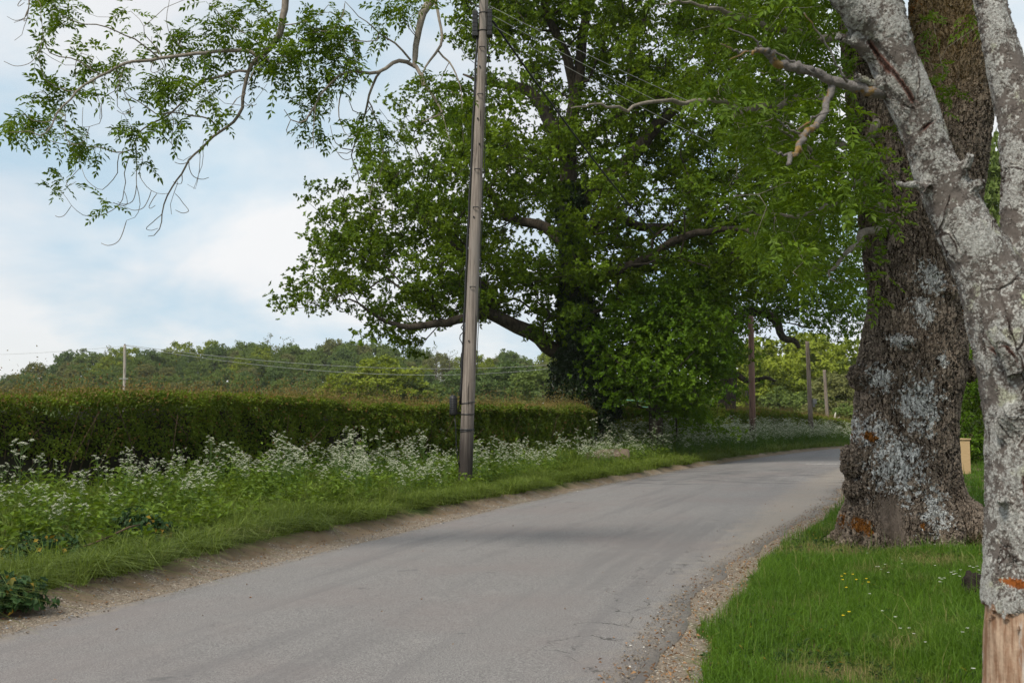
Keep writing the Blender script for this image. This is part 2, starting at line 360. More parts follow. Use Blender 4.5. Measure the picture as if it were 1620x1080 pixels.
def build_road():
    ys = np.concatenate([np.arange(-30, 2, 1.0), np.arange(2, 40, .2), np.arange(40, 260, 1.0)]); K = 16
    T = np.linspace(0, 1, K); V, UV = [], []
    s = np.concatenate([[0], np.cumsum(np.diff(ys) / Lcos(ys[1:]))]); s = s - np.interp(0, ys, s)
    for q, y in enumerate(ys):
        el = .13 * fbm(y * .9, 3.1, 0, 21, 4); er = .28 * fbm(y * 1.1, 7.7, 0, 22, 4)
        uu = -(el + T * (Lw(y) - .20 + er - el)); x = xy_of(uu, y)
        z = road_z(T, x, y); V.append(np.stack([np.r_[x[0], x, x[-1]], np.full(K + 2, y), np.r_[z[0] - .05, z, z[-1] - .05]], -1)); UV.append(np.stack([np.r_[-uu[0], -uu, -uu[-1]], np.full(K + 2, s[q])], -1))
    K += 2; V = np.concatenate(V); UV = np.concatenate(UV); i = np.arange(len(ys) - 1)[:, None] * K + np.arange(K - 1)[None]
    Q = np.stack([i, i + 1, i + K + 1, i + K], -1).reshape(-1, 4)
    me = mesh('road', V, np.zeros((0, 3)), True, Q); ul = me.uv_layers.new(name='uv')
    li = np.zeros(len(me.loops), np.int32); me.loops.foreach_get('vertex_index', li); ul.data.foreach_set('uv', UV[li].astype(np.float32).ravel())
    tag(link('road', me, road_mat()), kind='structure')
    # one faded transverse white line far along the lane
    g = G('faded_road_paint'); c = g.coord(); pm = g.mix(g.ss(g.noise(c, 14, 4), .42, .6), (.26, .25, .25), (.62, .60, .57)); pmat = g.done(pm, .8)
    a = np.linspace(-5.0, -3.0, 12); y = 35.2 + 0 * a; L_ = []
    for yy in (35.1, 35.35):
        x = xy_of(a, yy); L_.append(np.stack([x, 0 * x + yy, road_z(-a / Lw(yy), x, yy) + .004], -1))
    V = np.concatenate(L_); i = np.arange(11); Q = np.stack([i, i + 1, i + 13, i + 12], -1)
    tag(link('road_marking', mesh('road_marking', V, np.zeros((0, 3)), False, Q), pmat), kind='structure')
build_ground(); build_road()

# ------------------------------------------------------------------ trees: skeleton growth
class Skel:
    def __init__(s, seed=0):
        s.p = np.zeros((120000, 3)); s.par = np.full(120000, -1); s.pl = np.zeros(120000); s.rmin = np.zeros(120000); s.n = 0; s.r = RS(seed)
    def node(s, p, par, rmin=0.0):
        i = s.n; s.p[i] = p; s.par[i] = par; s.rmin[i] = rmin
        s.pl[i] = 0 if par < 0 else s.pl[par] + np.linalg.norm(s.p[i] - s.p[par]); s.n += 1; return i
    def line(s, pts, rad, par=-1, step=.3, wob=0.0):
        pts = np.asarray(pts, float); rad = np.broadcast_to(np.asarray(rad, float), (len(pts),)); ids = []
        if par >= 0: pts = np.concatenate([s.p[par][None], pts]); rad = np.r_[rad[0], rad]
        seg = np.r_[0, np.cumsum(np.linalg.norm(np.diff(pts, axis=0), axis=1))]; m = max(2, int(seg[-1] / step) + 1)
        t = np.linspace(0, seg[-1], m)
        # Catmull-like smoothing through cubic hermite on arc length
        q = np.stack([hermite(seg, pts[:, k], t) for k in range(3)], -1); rr = np.interp(t, seg, rad)
        if wob:
            q = q + wob * np.stack([fbm(t * 1.1 / max(step * 3, .3), 5 * k + s.n * .13, 0, 31 + k, 3) for k in range(3)], -1) * np.minimum(1, t / (seg[-1] * .2 + 1e-6))[:, None]
        for k in range(m):
            if k == 0 and par >= 0: continue
            par = s.node(q[k], par, rr[k]); ids.append(par)
        return ids
    def near(s, T, w=.25, lo=0):
        d = np.linalg.norm(s.p[lo:s.n] - T, axis=1); return lo + int(np.argmin(d + w * s.pl[lo:s.n]))
    def grow(s, targets, seg=.4, wob=.12, sag=0.0, w=.25, lo=0):
        o = np.argsort(np.linalg.norm(targets - s.p[lo], axis=1)); ends = []
        for T in targets[o]:
            a = s.near(T, w, lo); A = s.p[a]; D = T - A; d = np.linalg.norm(D)
            if d < .05: ends.append(a); continue
            m = max(2, int(d / seg)); pr = -s.p[s.par[a]] + A if s.par[a] >= 0 else D; pr = pr / max(np.linalg.norm(pr), 1e-6)
            c1 = A + (pr * .5 + D / d * .5) * d * .33; off = s.r.normal(size=3) * wob * d; par = a
            for k in range(1, m + 1):
                t = k / m; b = (1 - t) ** 2 * A + 2 * t * (1 - t) * (c1 + off) + t * t * T
                b = b + s.r.normal(size=3) * wob * .22 * min(d, 1.5) * (1 if k < m else 0); b[2] -= sag * d * 4 * t * (1 - t)
                par = s.node(b, par)
            ends.append(par)
        return np.array(ends)
    def radii(s, tip=.006, e=2.4, mx=None):
        n = s.n; acc = np.zeros(n); r = np.zeros(n)
        for i in range(n - 1, -1, -1):
            r[i] = max(acc[i] ** (1 / e) if acc[i] > 0 else tip, s.rmin[i])
            if mx is not None and s.rmin[i] == 0: r[i] = min(r[i], mx)
            if s.par[i] >= 0: acc[s.par[i]] += r[i] ** e if s.rmin[i] == 0 else 0
        return r
    def tubes(s, r, kscale=1.0, skip=None, mb=None):
        mb = mb or MB(); n = s.n; main = np.full(n, -1); kids = [[] for _ in range(n)]
        for i in range(n):
            if s.par[i] >= 0: kids[s.par[i]].append(i)
        for i in range(n):
            if kids[i] and not (skip and i < skip): main[i] = max(kids[i], key=lambda c: r[c] + (1 if s.rmin[c] > 0 and s.rmin[i] > 0 else 0))
        for i in range(n):
            if (skip and i < skip) or (s.par[i] >= 0 and main[s.par[i]] == i): continue
            ch = [i]
            while main[ch[-1]] >= 0: ch.append(main[ch[-1]])
            pts, rad = s.p[ch], r[ch]
            if s.par[i] >= 0: pts = np.concatenate([s.p[s.par[i]][None], pts]); rad = np.r_[min(rad[0] * 1.1, r[s.par[i]] * .9), rad]
            if len(pts) < 2: continue
            R = rad.max(); k = int((16 if R > .2 else 10 if R > .08 else 6 if R > .02 else 4) * kscale)
            mb.tube(pts, rad, max(k, 3), cap=R > .015)
        return mb
def hermite(x, y, t):
    m = np.gradient(y, x) if len(x) > 2 else np.full(len(x), (y[-1] - y[0]) / max(x[-1] - x[0], 1e-9))
    i = np.clip(np.searchsorted(x, t, side='right') - 1, 0, len(x) - 2); h = x[i + 1] - x[i]; h = np.where(h <= 0, 1e-9, h); q = (t - x[i]) / h
    return (2 * q ** 3 - 3 * q ** 2 + 1) * y[i] + (q ** 3 - 2 * q ** 2 + q) * h * m[i] + (-2 * q ** 3 + 3 * q ** 2) * y[i + 1] + (q ** 3 - q ** 2) * h * m[i + 1]
def inpoly(poly, x, y):
    r = np.zeros(len(x), bool); n = len(poly)
    for i in range(n):
        (x0, y0), (x1, y1) = poly[i], poly[(i + 1) % n]
        r ^= ((y0 > y) != (y1 > y)) & (x < (x1 - x0) * (y - y0) / (y1 - y0 + 1e-12) + x0)
    return r
def edge_dist(poly, x, y):
    d = np.full(len(x), 1e9); n = len(poly)
    for i in range(n):
        a, b = np.array(poly[i], float), np.array(poly[(i + 1) % n], float); ab = b - a
        t = np.clip(((x - a[0]) * ab[0] + (y - a[1]) * ab[1]) / ab.dot(ab), 0, 1); d = np.minimum(d, np.hypot(x - a[0] - t * ab[0], y - a[1] - t * ab[1]))
    return d
def crown_points(poly, d0, n, seed, depth, mind, thin=lambda x, y: 1.0):
    """clump centres through the crown's volume: outline at distance d0, depth bulging towards its middle"""
    r = RS(seed); P_ = np.array(poly); lo, hi = P_.min(0), P_.max(0); out = []; tries = 0
    while len(out) < n and tries < n * 60:
        tries += 1; x, y = r.uniform(lo[0], hi[0]), r.uniform(lo[1], hi[1])
        if not inpoly(poly, np.array([x]), np.array([y]))[0] or r.rand() > thin(x, y): continue
        e = edge_dist(poly, np.array([x]), np.array([y]))[0] / F * d0
        D = depth * math.sqrt(1 - (1 - min(1, e / (depth * .9))) ** 2) ; dd = d0 + r.uniform(-1, 1) * D
        q = P(x, y, d0); q = q + np.array([0, dd - d0, 0])
        if any(np.sum((q - o) ** 2) < mind ** 2 for o in out[-400:]): continue
        out.append(q)
    return np.array(out)
def tufts(r, centers, per, spread, nleaf, L, W, up=.35, flat=.6):
    """rosettes of leaves scattered round twig ends"""
    n = len(centers) * per; c = np.repeat(centers, per, 0); off = r.normal(size=(n, 3)) * spread; off[:, 2] *= flat
    p = c + off; d = nrm(nrm(off + 1e-6) * .6 + r.normal(size=(n, 3)) * .45 + [0, 0, up])
    p = np.repeat(p, nleaf, 0); d = np.repeat(d, nleaf, 0); m = len(p)
    t = nrm(np.cross(d, r.normal(size=(m, 3)))); ax = nrm(t * r.uniform(.6, 1.1, (m, 1)) + d * r.uniform(.1, .6, (m, 1)) + r.normal(size=(m, 3)) * .15)
    nm = nrm(d + r.normal(size=(m, 3)) * .35); Ls = L * r.uniform(.65, 1.2, m)
    return quad_leaves(p + ax * .01, ax, nm, Ls, Ls * (W / L) * r.uniform(.8, 1.15, m), .35, .15)

# ------------------------------------------------------------------ the roadside oak with ivy
def oak_main():
    d0 = 38.0; tr = [(930, 700), (926, 640), (920, 560), (913, 470), (905, 400), (902, 330), (900, 250), (912, 150), (925, 40), (930, -80), (935, -200)]
    R = [.95, .75, .62, .55, .50, .42, .30, .24, .18, .12, .07]
    pts = np.array([P(x, y, d0) for x, y in tr]); base = pts[0].copy(); base[2] = gz1(base[0], base[1]) - .1; pts[0] = base
    S = Skel(11); T = S.line(pts, R, step=.5, wob=.12); r = RS(3)
    def limb(px, rad, dd, att):
        a = S.near(P(*att, d0), 0, 0); q = np.array([P(x, y, d0) + [0, v, 0] for (x, y), v in zip(px, np.linspace(0, dd, len(px)))])
        S.line(q, rad, a, .35, .18)
    limb([(870, 550), (842, 531), (815, 520), (790, 508), (765, 503), (735, 512), (690, 522), (650, 527), (625, 520), (600, 500), (570, 488)], [.32, .30, .27, .24, .20, .17, .14, .11, .08, .05, .03], -3.0, (918, 560))
    limb([(788, 500), (775, 470), (750, 435), (720, 400), (680, 360), (640, 330)], [.2, .18, .15, .11, .08, .04], -2.5, (790, 508))
    limb([(880, 370), (850, 350), (800, 330), (760, 270), (700, 240), (650, 230)], [.24, .2, .17, .13, .08, .04], 3, (906, 410))
    limb([(880, 205), (855, 160), (830, 130), (795, 118), (760, 110), (730, 90)], [.26, .23, .2, .14, .09, .04], 2, (900, 260))
    limb([(905, 120), (885, 70), (862, 30), (850, -20), (820, -90)], [.2, .17, .14, .1, .05], -2, (910, 170))
    limb([(940, 300), (985, 262), (1020, 220), (1060, 180), (1110, 120), (1160, 60), (1190, -10)], [.32, .28, .25, .2, .15, .1, .05], -1, (902, 330))
    limb([(960, 340), (1010, 350), (1070, 345), (1130, 365), (1190, 370), (1250, 400)], [.22, .18, .15, .12, .08, .04], 4, (905, 390))
    limb([(950, 440), (1000, 425), (1060, 395), (1120, 390), (1180, 420)], [.22, .18, .14, .1, .05], -5, (912, 470))
    limb([(960, 200), (1000, 120), (1010, 40), (1050, -60), (1080, -160)], [.2, .17, .14, .1, .05], 4, (903, 230))
    poly = [(462, 478), (500, 448), (492, 410), (520, 375), (505, 318), (545, 298), (600, 300), (590, 245), (600, 190), (650, 165), (690, 150), (700, 90), (735, 40), (740, -60), (800, -200), (930, -290), (1080, -260), (1200, -170), (1270, -40),
            (1290, 140), (1285, 300), (1270, 420), (1180, 480), (1090, 500), (1000, 480), (930, 520), (860, 530), (800, 490), (770, 520), (720, 540), (690, 505), (650, 560), (615, 540), (570, 510), (530, 470), (490, 490)]
    def thin(x, y):
        if 790 < x < 900 and 50 < y < 240: return .45
        if 700 < x < 800 and 60 < y < 150: return .5
        if x < 700 and y < 300: return .8
        if 560 < x < 860 and y > 465: return .55
        if x > 880: return 1.0
        return 1
    cl = crown_points(poly, d0, 600, 5, 7.0, .74, thin)
    tw = np.repeat(cl, 6, 0) + r.normal(size=(len(cl) * 6, 3)) * [.46, .46, .34]
    ends = S.grow(np.concatenate([cl, tw]), .45, .10, -.02, .22); rad = S.radii(.009, 2.3, .22)
    root = empty('oak_tree', base, 'tall spreading oak with ivy up its trunk standing in the clipped hedge', 'tree')
    link('trunk', S.tubes(rad).mesh('oak_trunk', True), M_barkoak, root, base)
    cen = tw[r.rand(len(tw)) < .97]
    V, Tt = tufts(r, cen, 17, .24, 7, .135, .088)
    link('crown', mesh('oak_crown', V, Tt), M_oak, root, base)
    # ivy sleeve round the lower trunk
    n = 34000; t = r.beta(1.0, 1.2, n); zz = base[2] + t * 10.5; ctr = np.stack([np.interp(zz, pts[:, 2], pts[:, k]) for k in range(3)], -1)
    a = r.uniform(0, 2 * math.pi, n); wob = fbm(a * 1.2, zz * .9, 0, 8, 3)
    rr = (1.5 - 1.0 * sst(0, .75, t) + .55 * wob) * np.sqrt(r.uniform(.45, 1, n)); rr = np.maximum(rr, .45)
    p = ctr + np.stack([np.cos(a) * rr, np.sin(a) * rr, 0 * a], -1); p[:, 2] = zz
    o = np.stack([np.cos(a), np.sin(a), .2 + 0 * a], -1); ax = nrm(r.normal(size=(n, 3)) * .6 + [0, 0, -.8] + o * .3)
    V, Tt = quad_leaves(p, ax, nrm(o + r.normal(size=(n, 3)) * .5), r.uniform(.09, .17, n), r.uniform(.08, .14, n))
    iv = link('ivy', mesh('oak_ivy', V, Tt), M_ivy, root, base); iv['label'] = 'dark ivy wrapped round the lower trunk'
    return root
oak_main()

# ------------------------------------------------------------------ other leafy trees built the same way
def poly_tree(name, label, trunk, R, d0, poly, nclump, seed, mat, bark, depth, leaf, per=12, nl=7, spread=.30, mind=.8, group=None, limbs=()):
    pts = np.array([P(x, y, d0) for x, y in trunk]); base = pts[0].copy(); base[2] = gz1(base[0], base[1]) - .1; pts[0] = base
    S = Skel(seed); S.line(pts, R, step=.4, wob=.12); r = RS(seed)
    for px, rad, dd, att in limbs:
        a = S.near(P(*att, d0), 0); S.line(np.array([P(x, y, d0) + [0, v, 0] for (x, y), v in zip(px, np.linspace(0, dd, len(px)))]), rad, a, .3, .2)
    cl = crown_points(poly, d0, nclump, seed, depth, mind); tw = np.repeat(cl, 5, 0) + r.normal(size=(len(cl) * 5, 3)) * spread * 1.6
    S.grow(np.concatenate([cl, tw[::2]]), .5, .12, -.02, .2)
    root = empty(name, base, label, 'tree' if 'tree' in name else 'bush', group)
    link('trunk' if 'tree' in name else 'stem', S.tubes(S.radii(.008, 2.3, .2)).mesh(name + '_trunk', True), bark, root, base)
    V, T = tufts(r, tw, per, spread, nl, leaf, leaf * .62); link('crown' if 'tree' in name else 'foliage', mesh(name + '_crown', V, T), mat, root, base)
    return root
poly_tree('oak_tree', 'low bushy oak with bright leafy branches reaching down to the hedge beside the ivy trunk', [(1040, 700), (1040, 620), (1045, 560), (1060, 480)], [.28, .24, .2, .1], 36.5,
          [(960, 600), (935, 520), (960, 470), (1010, 480), (1070, 440), (1120, 430), (1120, 465), (1140, 530), (1135, 600), (1118, 640), (1085, 658), (1030, 648), (985, 612)], 120, 21, M_oak2, M_barkoak, 2.6, .13, 13, 8, .3, .55)
poly_tree('oak_tree', 'oak with crooked bare lower limbs arching over the brown pole beyond the ivy trunk', [(1150, 690), (1152, 610), (1150, 540), (1145, 470), (1160, 380)], [.55, .45, .4, .3, .15], 53.0,
          [(1090, 540), (1080, 440), (1130, 360), (1220, 320), (1300, 340), (1370, 400), (1390, 470), (1360, 515), (1290, 515), (1230, 500), (1185, 530), (1160, 600), (1120, 610), (1095, 590)], 150, 22, M_oak2, M_barkoak, 4.5, .15, 12, 7, .42, .85,
          limbs=[([(1170, 500), (1200, 495), (1222, 510), (1235, 535), (1250, 540), (1258, 552)], [.26, .24, .22, .19, .15, .1], -1, (1150, 530)), ([(1165, 590), (1180, 605), (1200, 600), (1215, 608)], [.16, .14, .1, .05], -2, (1152, 600))])
for tr, poly, d, lab, seed, mat in (
    ([(1090, 700), (1090, 680)], [(1035, 686), (1040, 655), (1080, 640), (1110, 652), (1122, 682), (1090, 692)], 42, 'leafy hawthorn bush under the low bushy oak', 31, M_oak2),
    ([(1122, 692), (1124, 676)], [(1090, 692), (1098, 662), (1118, 650), (1140, 656), (1150, 682), (1130, 692)], 47, 'bright green bush just before the brown pole', 32, M_wood[1])):
    poly_tree('bush', lab, tr, [.06, .03], d, poly, 34, seed, mat, M_twig, .9, .09, 14, 7, .16, .25)

poly_tree('bush', 'dark green bush behind the wooden crate', [(1575, 760), (1575, 700)], [.06, .03], 33, [(1490, 740), (1500, 600), (1540, 520), (1600, 500), (1680, 560), (1700, 740), (1600, 770), (1560, 735)], 90, 35, M_oak2, M_twig, 1.6, .10, 14, 7, .22, .4)
# ------------------------------------------------------------------ the far wood: individual trees, five shapes
def wood_tree(i, h, wd, nc, mat, sparse=False):
    r = RS(50 + i); S = Skel(60 + i); S.line([(0, 0, -.5), (.1, 0, h * .25), (0, .1, h * .55), (.1, 0, h * .85)], [.28, .24, .15, .05], step=.6, wob=.2)
    u = rnd_dir(r, nc); u[:, 2] = np.where(u[:, 2] < -.55, -u[:, 2], u[:, 2]); q = r.uniform(.35, 1, nc) ** .5
    lob = 1 + .55 * fbm(u[:, 0] * 1.6 + i * 3, u[:, 1] * 1.6, u[:, 2] * 1.6, i, 2)
    c = np.stack([u[:, 0] * wd * .5, u[:, 1] * wd * .5, u[:, 2] * h * .46], -1) * (q * lob)[:, None] + [0, 0, h * .54]
    c[:, 2] = np.where(r.rand(nc) < .25, r.uniform(.02, .4, nc) * h, np.maximum(c[:, 2], h * .03)); S.grow(c[:nc // (1 if sparse else 3)], .7, .12, 0, .25)
    me_t = S.tubes(S.radii(.025, 2.3, .2)).mesh('wood_trunk', True); me_t.materials.append(M_barkfar)
    V, T = tufts(r, c, 4 if sparse else 14, .42, 6, .28 if sparse else .36, .2 if sparse else .27); me_c = mesh('wood_crown', V, T); me_c.materials.append(mat)
    return me_t, me_c, h, wd
WV = [wood_tree(0, 11, 10, 210, M_wood[0]), wood_tree(1, 10, 10.5, 210, M_wood[1]), wood_tree(2, 11, 9, 200, M_wood[2]), wood_tree(3, 11, 9.5, 200, M_wood[3]), wood_tree(4, 12, 8.5, 90, M_wood[3], True), wood_tree(5, 12, 11, 230, M_wood[0])]
WL = ['mid green rounded tree in the far wood on the low hill', 'yellow green tree in the far wood on the low hill', 'dark green tree in the far wood on the low hill', 'dull olive tree in the far wood on the low hill', 'nearly bare twiggy tree rising out of the far wood', 'broad mid green tree in the far wood on the low hill']
def wood_at(px, py_top, d, k, rz, label=None, group='trees of the far wood', wsc=1.0, sink=0.0):
    p = P(px, py_top, d); b = np.array([p[0], d, gz1(p[0], d) - sink]); mt, mc, h, wd = WV[k]
    s = max(.35, (p[2] - b[2]) / h); o = empty('wood_tree', b, label or WL[k], 'tree', group, rz); o.scale = (s * wsc, s * wsc, s)
    for n, m in (('trunk', mt), ('crown', mc)):
        c = bpy.data.objects.new(n, m); C.objects.link(c); c.parent = o
    return o
TOPX = [-160, -50, 0, 60, 110, 200, 280, 340, 420, 500, 560, 620, 700, 780, 880, 1000]; TOPY = [620, 608, 598, 577, 560, 548, 550, 542, 537, 541, 534, 543, 553, 553, 557, 558]
rw = RS(77)
for row in range(7):
    d, off = 292 - 18 * row, 9.0 * row
    for px in np.arange(-70, 900, 6.6 * F / d):
        x = px + rw.uniform(-14, 14); k = rw.choice([0, 1, 2, 3, 5], p=[.30, .13, .18, .21, .18]); low = 1 - .45 * sst(130, 0, x)
        wood_at(x, np.interp(x, TOPX, TOPY) + off * low + rw.uniform(-4, 8), d + rw.uniform(-6, 6), k, rw.uniform(0, 6), wsc=rw.uniform(.72, 1.0))
for px, py, d, k in ((428, 533, 300, 4), (448, 538, 300, 4), (690, 552, 250, 4), (712, 558, 250, 4), (170, 552, 282, 4), (300, 548, 300, 4)):
    wood_at(px, py, d, k, rw.uniform(0, 6))
wood_at(598, 574, 130, 1, .5, 'wide bright yellow green tree standing before the far wood', 'trees before the far wood', 1.5, .5)
wood_at(545, 598, 128, 1, 2.5, 'small yellow green tree beside the wide bright tree before the far wood', 'trees before the far wood', 1.4, .5)
wood_at(662, 600, 132, 0, 1.5, 'mid green tree between the wide bright tree and the near pole', 'trees before the far wood', 1.3, .5)
wood_at(800, 574, 140, 2, 3.5, 'dark green tree filling the gap between the near pole and the ivy trunk', 'trees before the far wood', 1.3)
wood_at(858, 580, 120, 0, 4.1, 'mid green tree close against the ivy trunk beyond the hedge', 'trees before the far wood', 1.3)
wood_at(740, 584, 150, 2, 5.1, 'dark tree behind the near pole beyond the hedge', 'trees before the far wood', 1.3)
wood_at(470, 612, 95, 4, 2.0, 'small pale blossoming shrub behind the hedge top', None, 1.6)
for i, (px, py, d, k, lab) in enumerate(((1180, 560, 118, 1, 'yellow green oak behind the brown pole at the bend'), (1228, 546, 128, 1, 'tall yellow green oak between the brown pole and the grey pole with a box'),
        (1275, 540, 135, 1, 'green oak directly behind the grey pole with a box'), (1318, 552, 122, 1, 'yellow green oak behind the shortest pole'), (1362, 560, 128, 0, 'green oak behind the big ash trunk'),
        (1338, 588, 98, 3, 'brownish olive bush tree touching the ash trunk outline'), (1300, 622, 108, 0, 'dark bush between the two grey poles'), (1240, 616, 112, 0, 'dark green bush under the tall yellow green oak'), (1085, 600, 96, 2, 'dark tree behind the low bushy oak'), (1000, 590, 100, 0, 'green tree behind the white posts'),
        (1345, 650, 84, 0, 'green bush at the bend beside the white dead stub'), (1420, 570, 120, 2, 'dark tree hidden behind the ash trunk'), (1500, 560, 110, 0, 'green tree seen past the ash trunk'), (1580, 540, 105, 2, 'dark tree beyond the wooden crate'), (1660, 540, 100, 0, 'green tree beyond the lichen trunk'), (1615, 205, 58, 5, 'tall green tree glimpsed between the ash trunk and the lichen limb'))):
    wood_at(px, py, d, k, i * 1.3, lab, 'trees at the bend of the lane', 1.15 if py > 300 else .5)

# ------------------------------------------------------------------ hedges
def hedge(label, path, h, half, n, seed, leaf, gap=None, top=True):
    r = RS(seed); path = np.array(path, float); seg = np.r_[0, np.cumsum(np.linalg.norm(np.diff(path, axis=0), axis=1))]; Ls = seg[-1]
    def at(s):
        c = np.stack([hermite(seg, path[:, k], s) for k in (0, 1)], -1); e = np.stack([hermite(seg, path[:, k], s + .05) for k in (0, 1)], -1); t = nrm(e - c); return c, np.stack([t[:, 1], -t[:, 0]], -1)
    mid = path[len(path) // 2]; base = np.array([mid[0], mid[1], gz1(*mid)]); root = empty('hedge', base, label, 'hedge')
    # dense twig core
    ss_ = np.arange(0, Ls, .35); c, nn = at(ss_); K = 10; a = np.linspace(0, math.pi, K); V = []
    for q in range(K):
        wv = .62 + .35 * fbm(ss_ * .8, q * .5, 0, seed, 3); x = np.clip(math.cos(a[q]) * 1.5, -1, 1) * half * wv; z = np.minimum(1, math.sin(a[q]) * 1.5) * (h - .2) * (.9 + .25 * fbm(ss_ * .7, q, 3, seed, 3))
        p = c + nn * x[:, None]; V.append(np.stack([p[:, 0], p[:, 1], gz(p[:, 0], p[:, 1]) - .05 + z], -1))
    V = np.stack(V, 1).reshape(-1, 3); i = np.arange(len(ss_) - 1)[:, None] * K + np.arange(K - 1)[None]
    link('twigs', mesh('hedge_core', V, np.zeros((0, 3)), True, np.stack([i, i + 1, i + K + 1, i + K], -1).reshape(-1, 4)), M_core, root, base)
    # leaves on face, top and back
    s = r.uniform(0, Ls, n); c, nn = at(s); side = r.rand(n); f = np.where(side < .60, 1, np.where(side < .92, 0, -1))
    hz = r.uniform(0, 1, n); dep = r.exponential(.09, n); lat = np.where(f == 0, r.uniform(-1, 1, n), f * (1.0 - .22 * hz ** 3))
    zz = np.where(f == 0, 1.0, hz); topw = .10 * fbm(s * .5, 0, 0, seed + 2, 3) + .07 * fbm(s * 3, lat * 2, 0, seed + 3, 3)
    bulge = .34 * fbm(s * .9, zz * 1.6, f, seed + 4, 4) + .16 * fbm(s * 3.4, zz * 4.5, f, seed + 7, 3)
    x = lat * half + f * (bulge - dep); z = zz * h + np.where(f == 0, topw * 1.3 + .02 - dep * .8, topw * zz)
    z = np.minimum(z, h + .12 - .25 * np.abs(lat) ** 4 * (f == 0)); p2 = c + nn * x[:, None]; p = np.stack([p2[:, 0], p2[:, 1], gz(p2[:, 0], p2[:, 1]) + z], -1)
    dens = fbm(s * 1.1, zz * 2.2, f * 3, seed + 6, 4) + .9 * fbm(s * 4.2, zz * 6.0, f * 3, seed + 9, 2) + .5 * sst(.05, .75, zz) + .12
    if gap: dens = dens - gap(s, zz, p)
    keep = r.rand(n) < np.clip(.45 + dens * 2.1, .04, 1); p, f, nn, zz, s = p[keep], f[keep], nn[keep], zz[keep], s[keep]; n = len(p)
    o = np.stack([nn[:, 0] * f, nn[:, 1] * f, .35 + .8 * (f == 0)], -1); ax = nrm(r.normal(size=(n, 3)) + o * .5); nm = nrm(o + r.normal(size=(n, 3)) * .7)
    dist_ = np.linalg.norm(p[:, :2], axis=1); L = leaf * r.uniform(.7, 1.3, n) * np.clip(dist_ / 20, .8, 2.2)
    V, T = quad_leaves(p, ax, nm, L, L * .72, .3); link('foliage', mesh('hedge_leaves', V, T), M_haw, root, base)
    # upright new shoots along the top
    if top:
        m = int(Ls * 210); s = r.uniform(0, Ls, m); c, nn = at(s); lat = r.uniform(-1, 1, m); p2 = c + nn * (lat * half)[:, None]
        z0 = gz(p2[:, 0], p2[:, 1]) + h - .06 - .12 * np.abs(lat) ** 3 + .10 * fbm(s * .5, 0, 0, seed + 2, 3); ht = r.gamma(2.4, .085, m) * (1 + 1.2 * fbm(s * 1.5, lat, 0, seed + 12, 3)) + .04; k = 5
        d = nrm(np.stack([r.normal(size=m) * .25, r.normal(size=m) * .25, 1 + 0 * s], -1)); b = np.stack([p2[:, 0], p2[:, 1], z0], -1)
        q = np.repeat(b, k, 0) + np.repeat(d * ht[:, None], k, 0) * np.tile(np.linspace(.2, 1, k), m)[:, None]; M = len(q)
        ax = nrm(np.repeat(d, k, 0) * .8 + r.normal(size=(M, 3)) * .6); V, T = quad_leaves(q, ax, rnd_dir(r, M), leaf * .8 * r.uniform(.6, 1.2, M), leaf * .45, .3)
        link('shoots', mesh('hedge_shoots', V, T), M_shoot, root, base)
    # bare stems and twigs seen through the thin places
    mb = MB(); m = int(Ls * 5)
    for q in range(m):
        s0 = np.array([r.uniform(0, Ls)]); c, nn = at(s0); x = r.uniform(.2, 1.0) * half; p0 = np.array([*(c[0] + nn[0] * x * .6), 0.0]); p0[2] = gz1(p0[0], p0[1]) - .03
        p1 = p0 + [r.normal() * .4, r.normal() * .4, r.uniform(.5, .95) * h]; p1[:2] += nn[0] * (x * .45); pm = (p0 + p1) / 2 + r.normal(size=3) * .12
        mb.tube([p0, (p0 + pm) / 2 + r.normal(size=3) * .04, pm, p1], [.018, .013, .009, .004], 4)
    link('branch', mb.mesh('hedge_stems', True), M_twig, root, base)
    return root
def hgap(s, z, p): return 1.7 * sst(-5.8, -7.4, p[:, 0]) * sst(.62, .2, z) + .35 * sst(.3, 0, z)
hedge('long clipped hawthorn hedge with brownish top running up to the ivy clad oak', [(-17.5, 8.0), (-11.5, 12.2), (-8.6, 15.6), (-6.2, 19.4), (-3.6, 24.0), (-.6, 29.5), (1.4, 34), (2.8, 38), (4.2, 41), (5.6, 44)], 1.66, .8, 300000, 4, .056, hgap)
hedge('short shaded hedge between the ivy clad oak and the leafy hawthorn bush', [(3.4, 37.5), (5.0, 39.6), (6.6, 42.5), (9.5, 48)], 1.25, .7, 50000, 6, .05, lambda s, z, p: .25 + 0 * s, False)
hedge('far clipped hedge rounding the bend behind the grey poles', [(10.8, 51), (13.5, 56), (17.5, 62), (24, 72), (30, 82), (37, 92)], 1.75, .9, 60000, 8, .06)

# ------------------------------------------------------------------ pole line, cables
def pole_mat(name, c0, c1, c2):
    g = G(name); v = g.coord(); q = g.mapv(v, (1, 1, .03)); a = g.noise(q, 26, 6, .7); b = g.noise(g.mapv(v, (1, 1, .25)), 2.2, 4, .6)
    col = g.mix(g.ss(a, .35, .65), c0, c1); col = g.mix(g.ss(b, .48, .66), col, c2)
    ck = g.ss(g.noise(g.mapv(v, (1, 1, .045), (3, 1, 0)), 17, 3, .5), .64, .70); col = g.mix(g.math('MULTIPLY', ck, .85), col, (.03, .024, .02))
    sp = g.n('ShaderNodeSeparateXYZ', {0: v}).outputs[2]; bt = g.math('MULTIPLY', g.ss(g.math('ADD', sp, g.math('MULTIPLY', a, 1.2)), 2.9, 1.3), .92)
    col = g.mix(bt, col, (.028, .023, .022)); return g.done(col, .85, .2, g.math('SUBTRACT', a, g.math('MULTIPLY', ck, 1.5)), .8, .012)
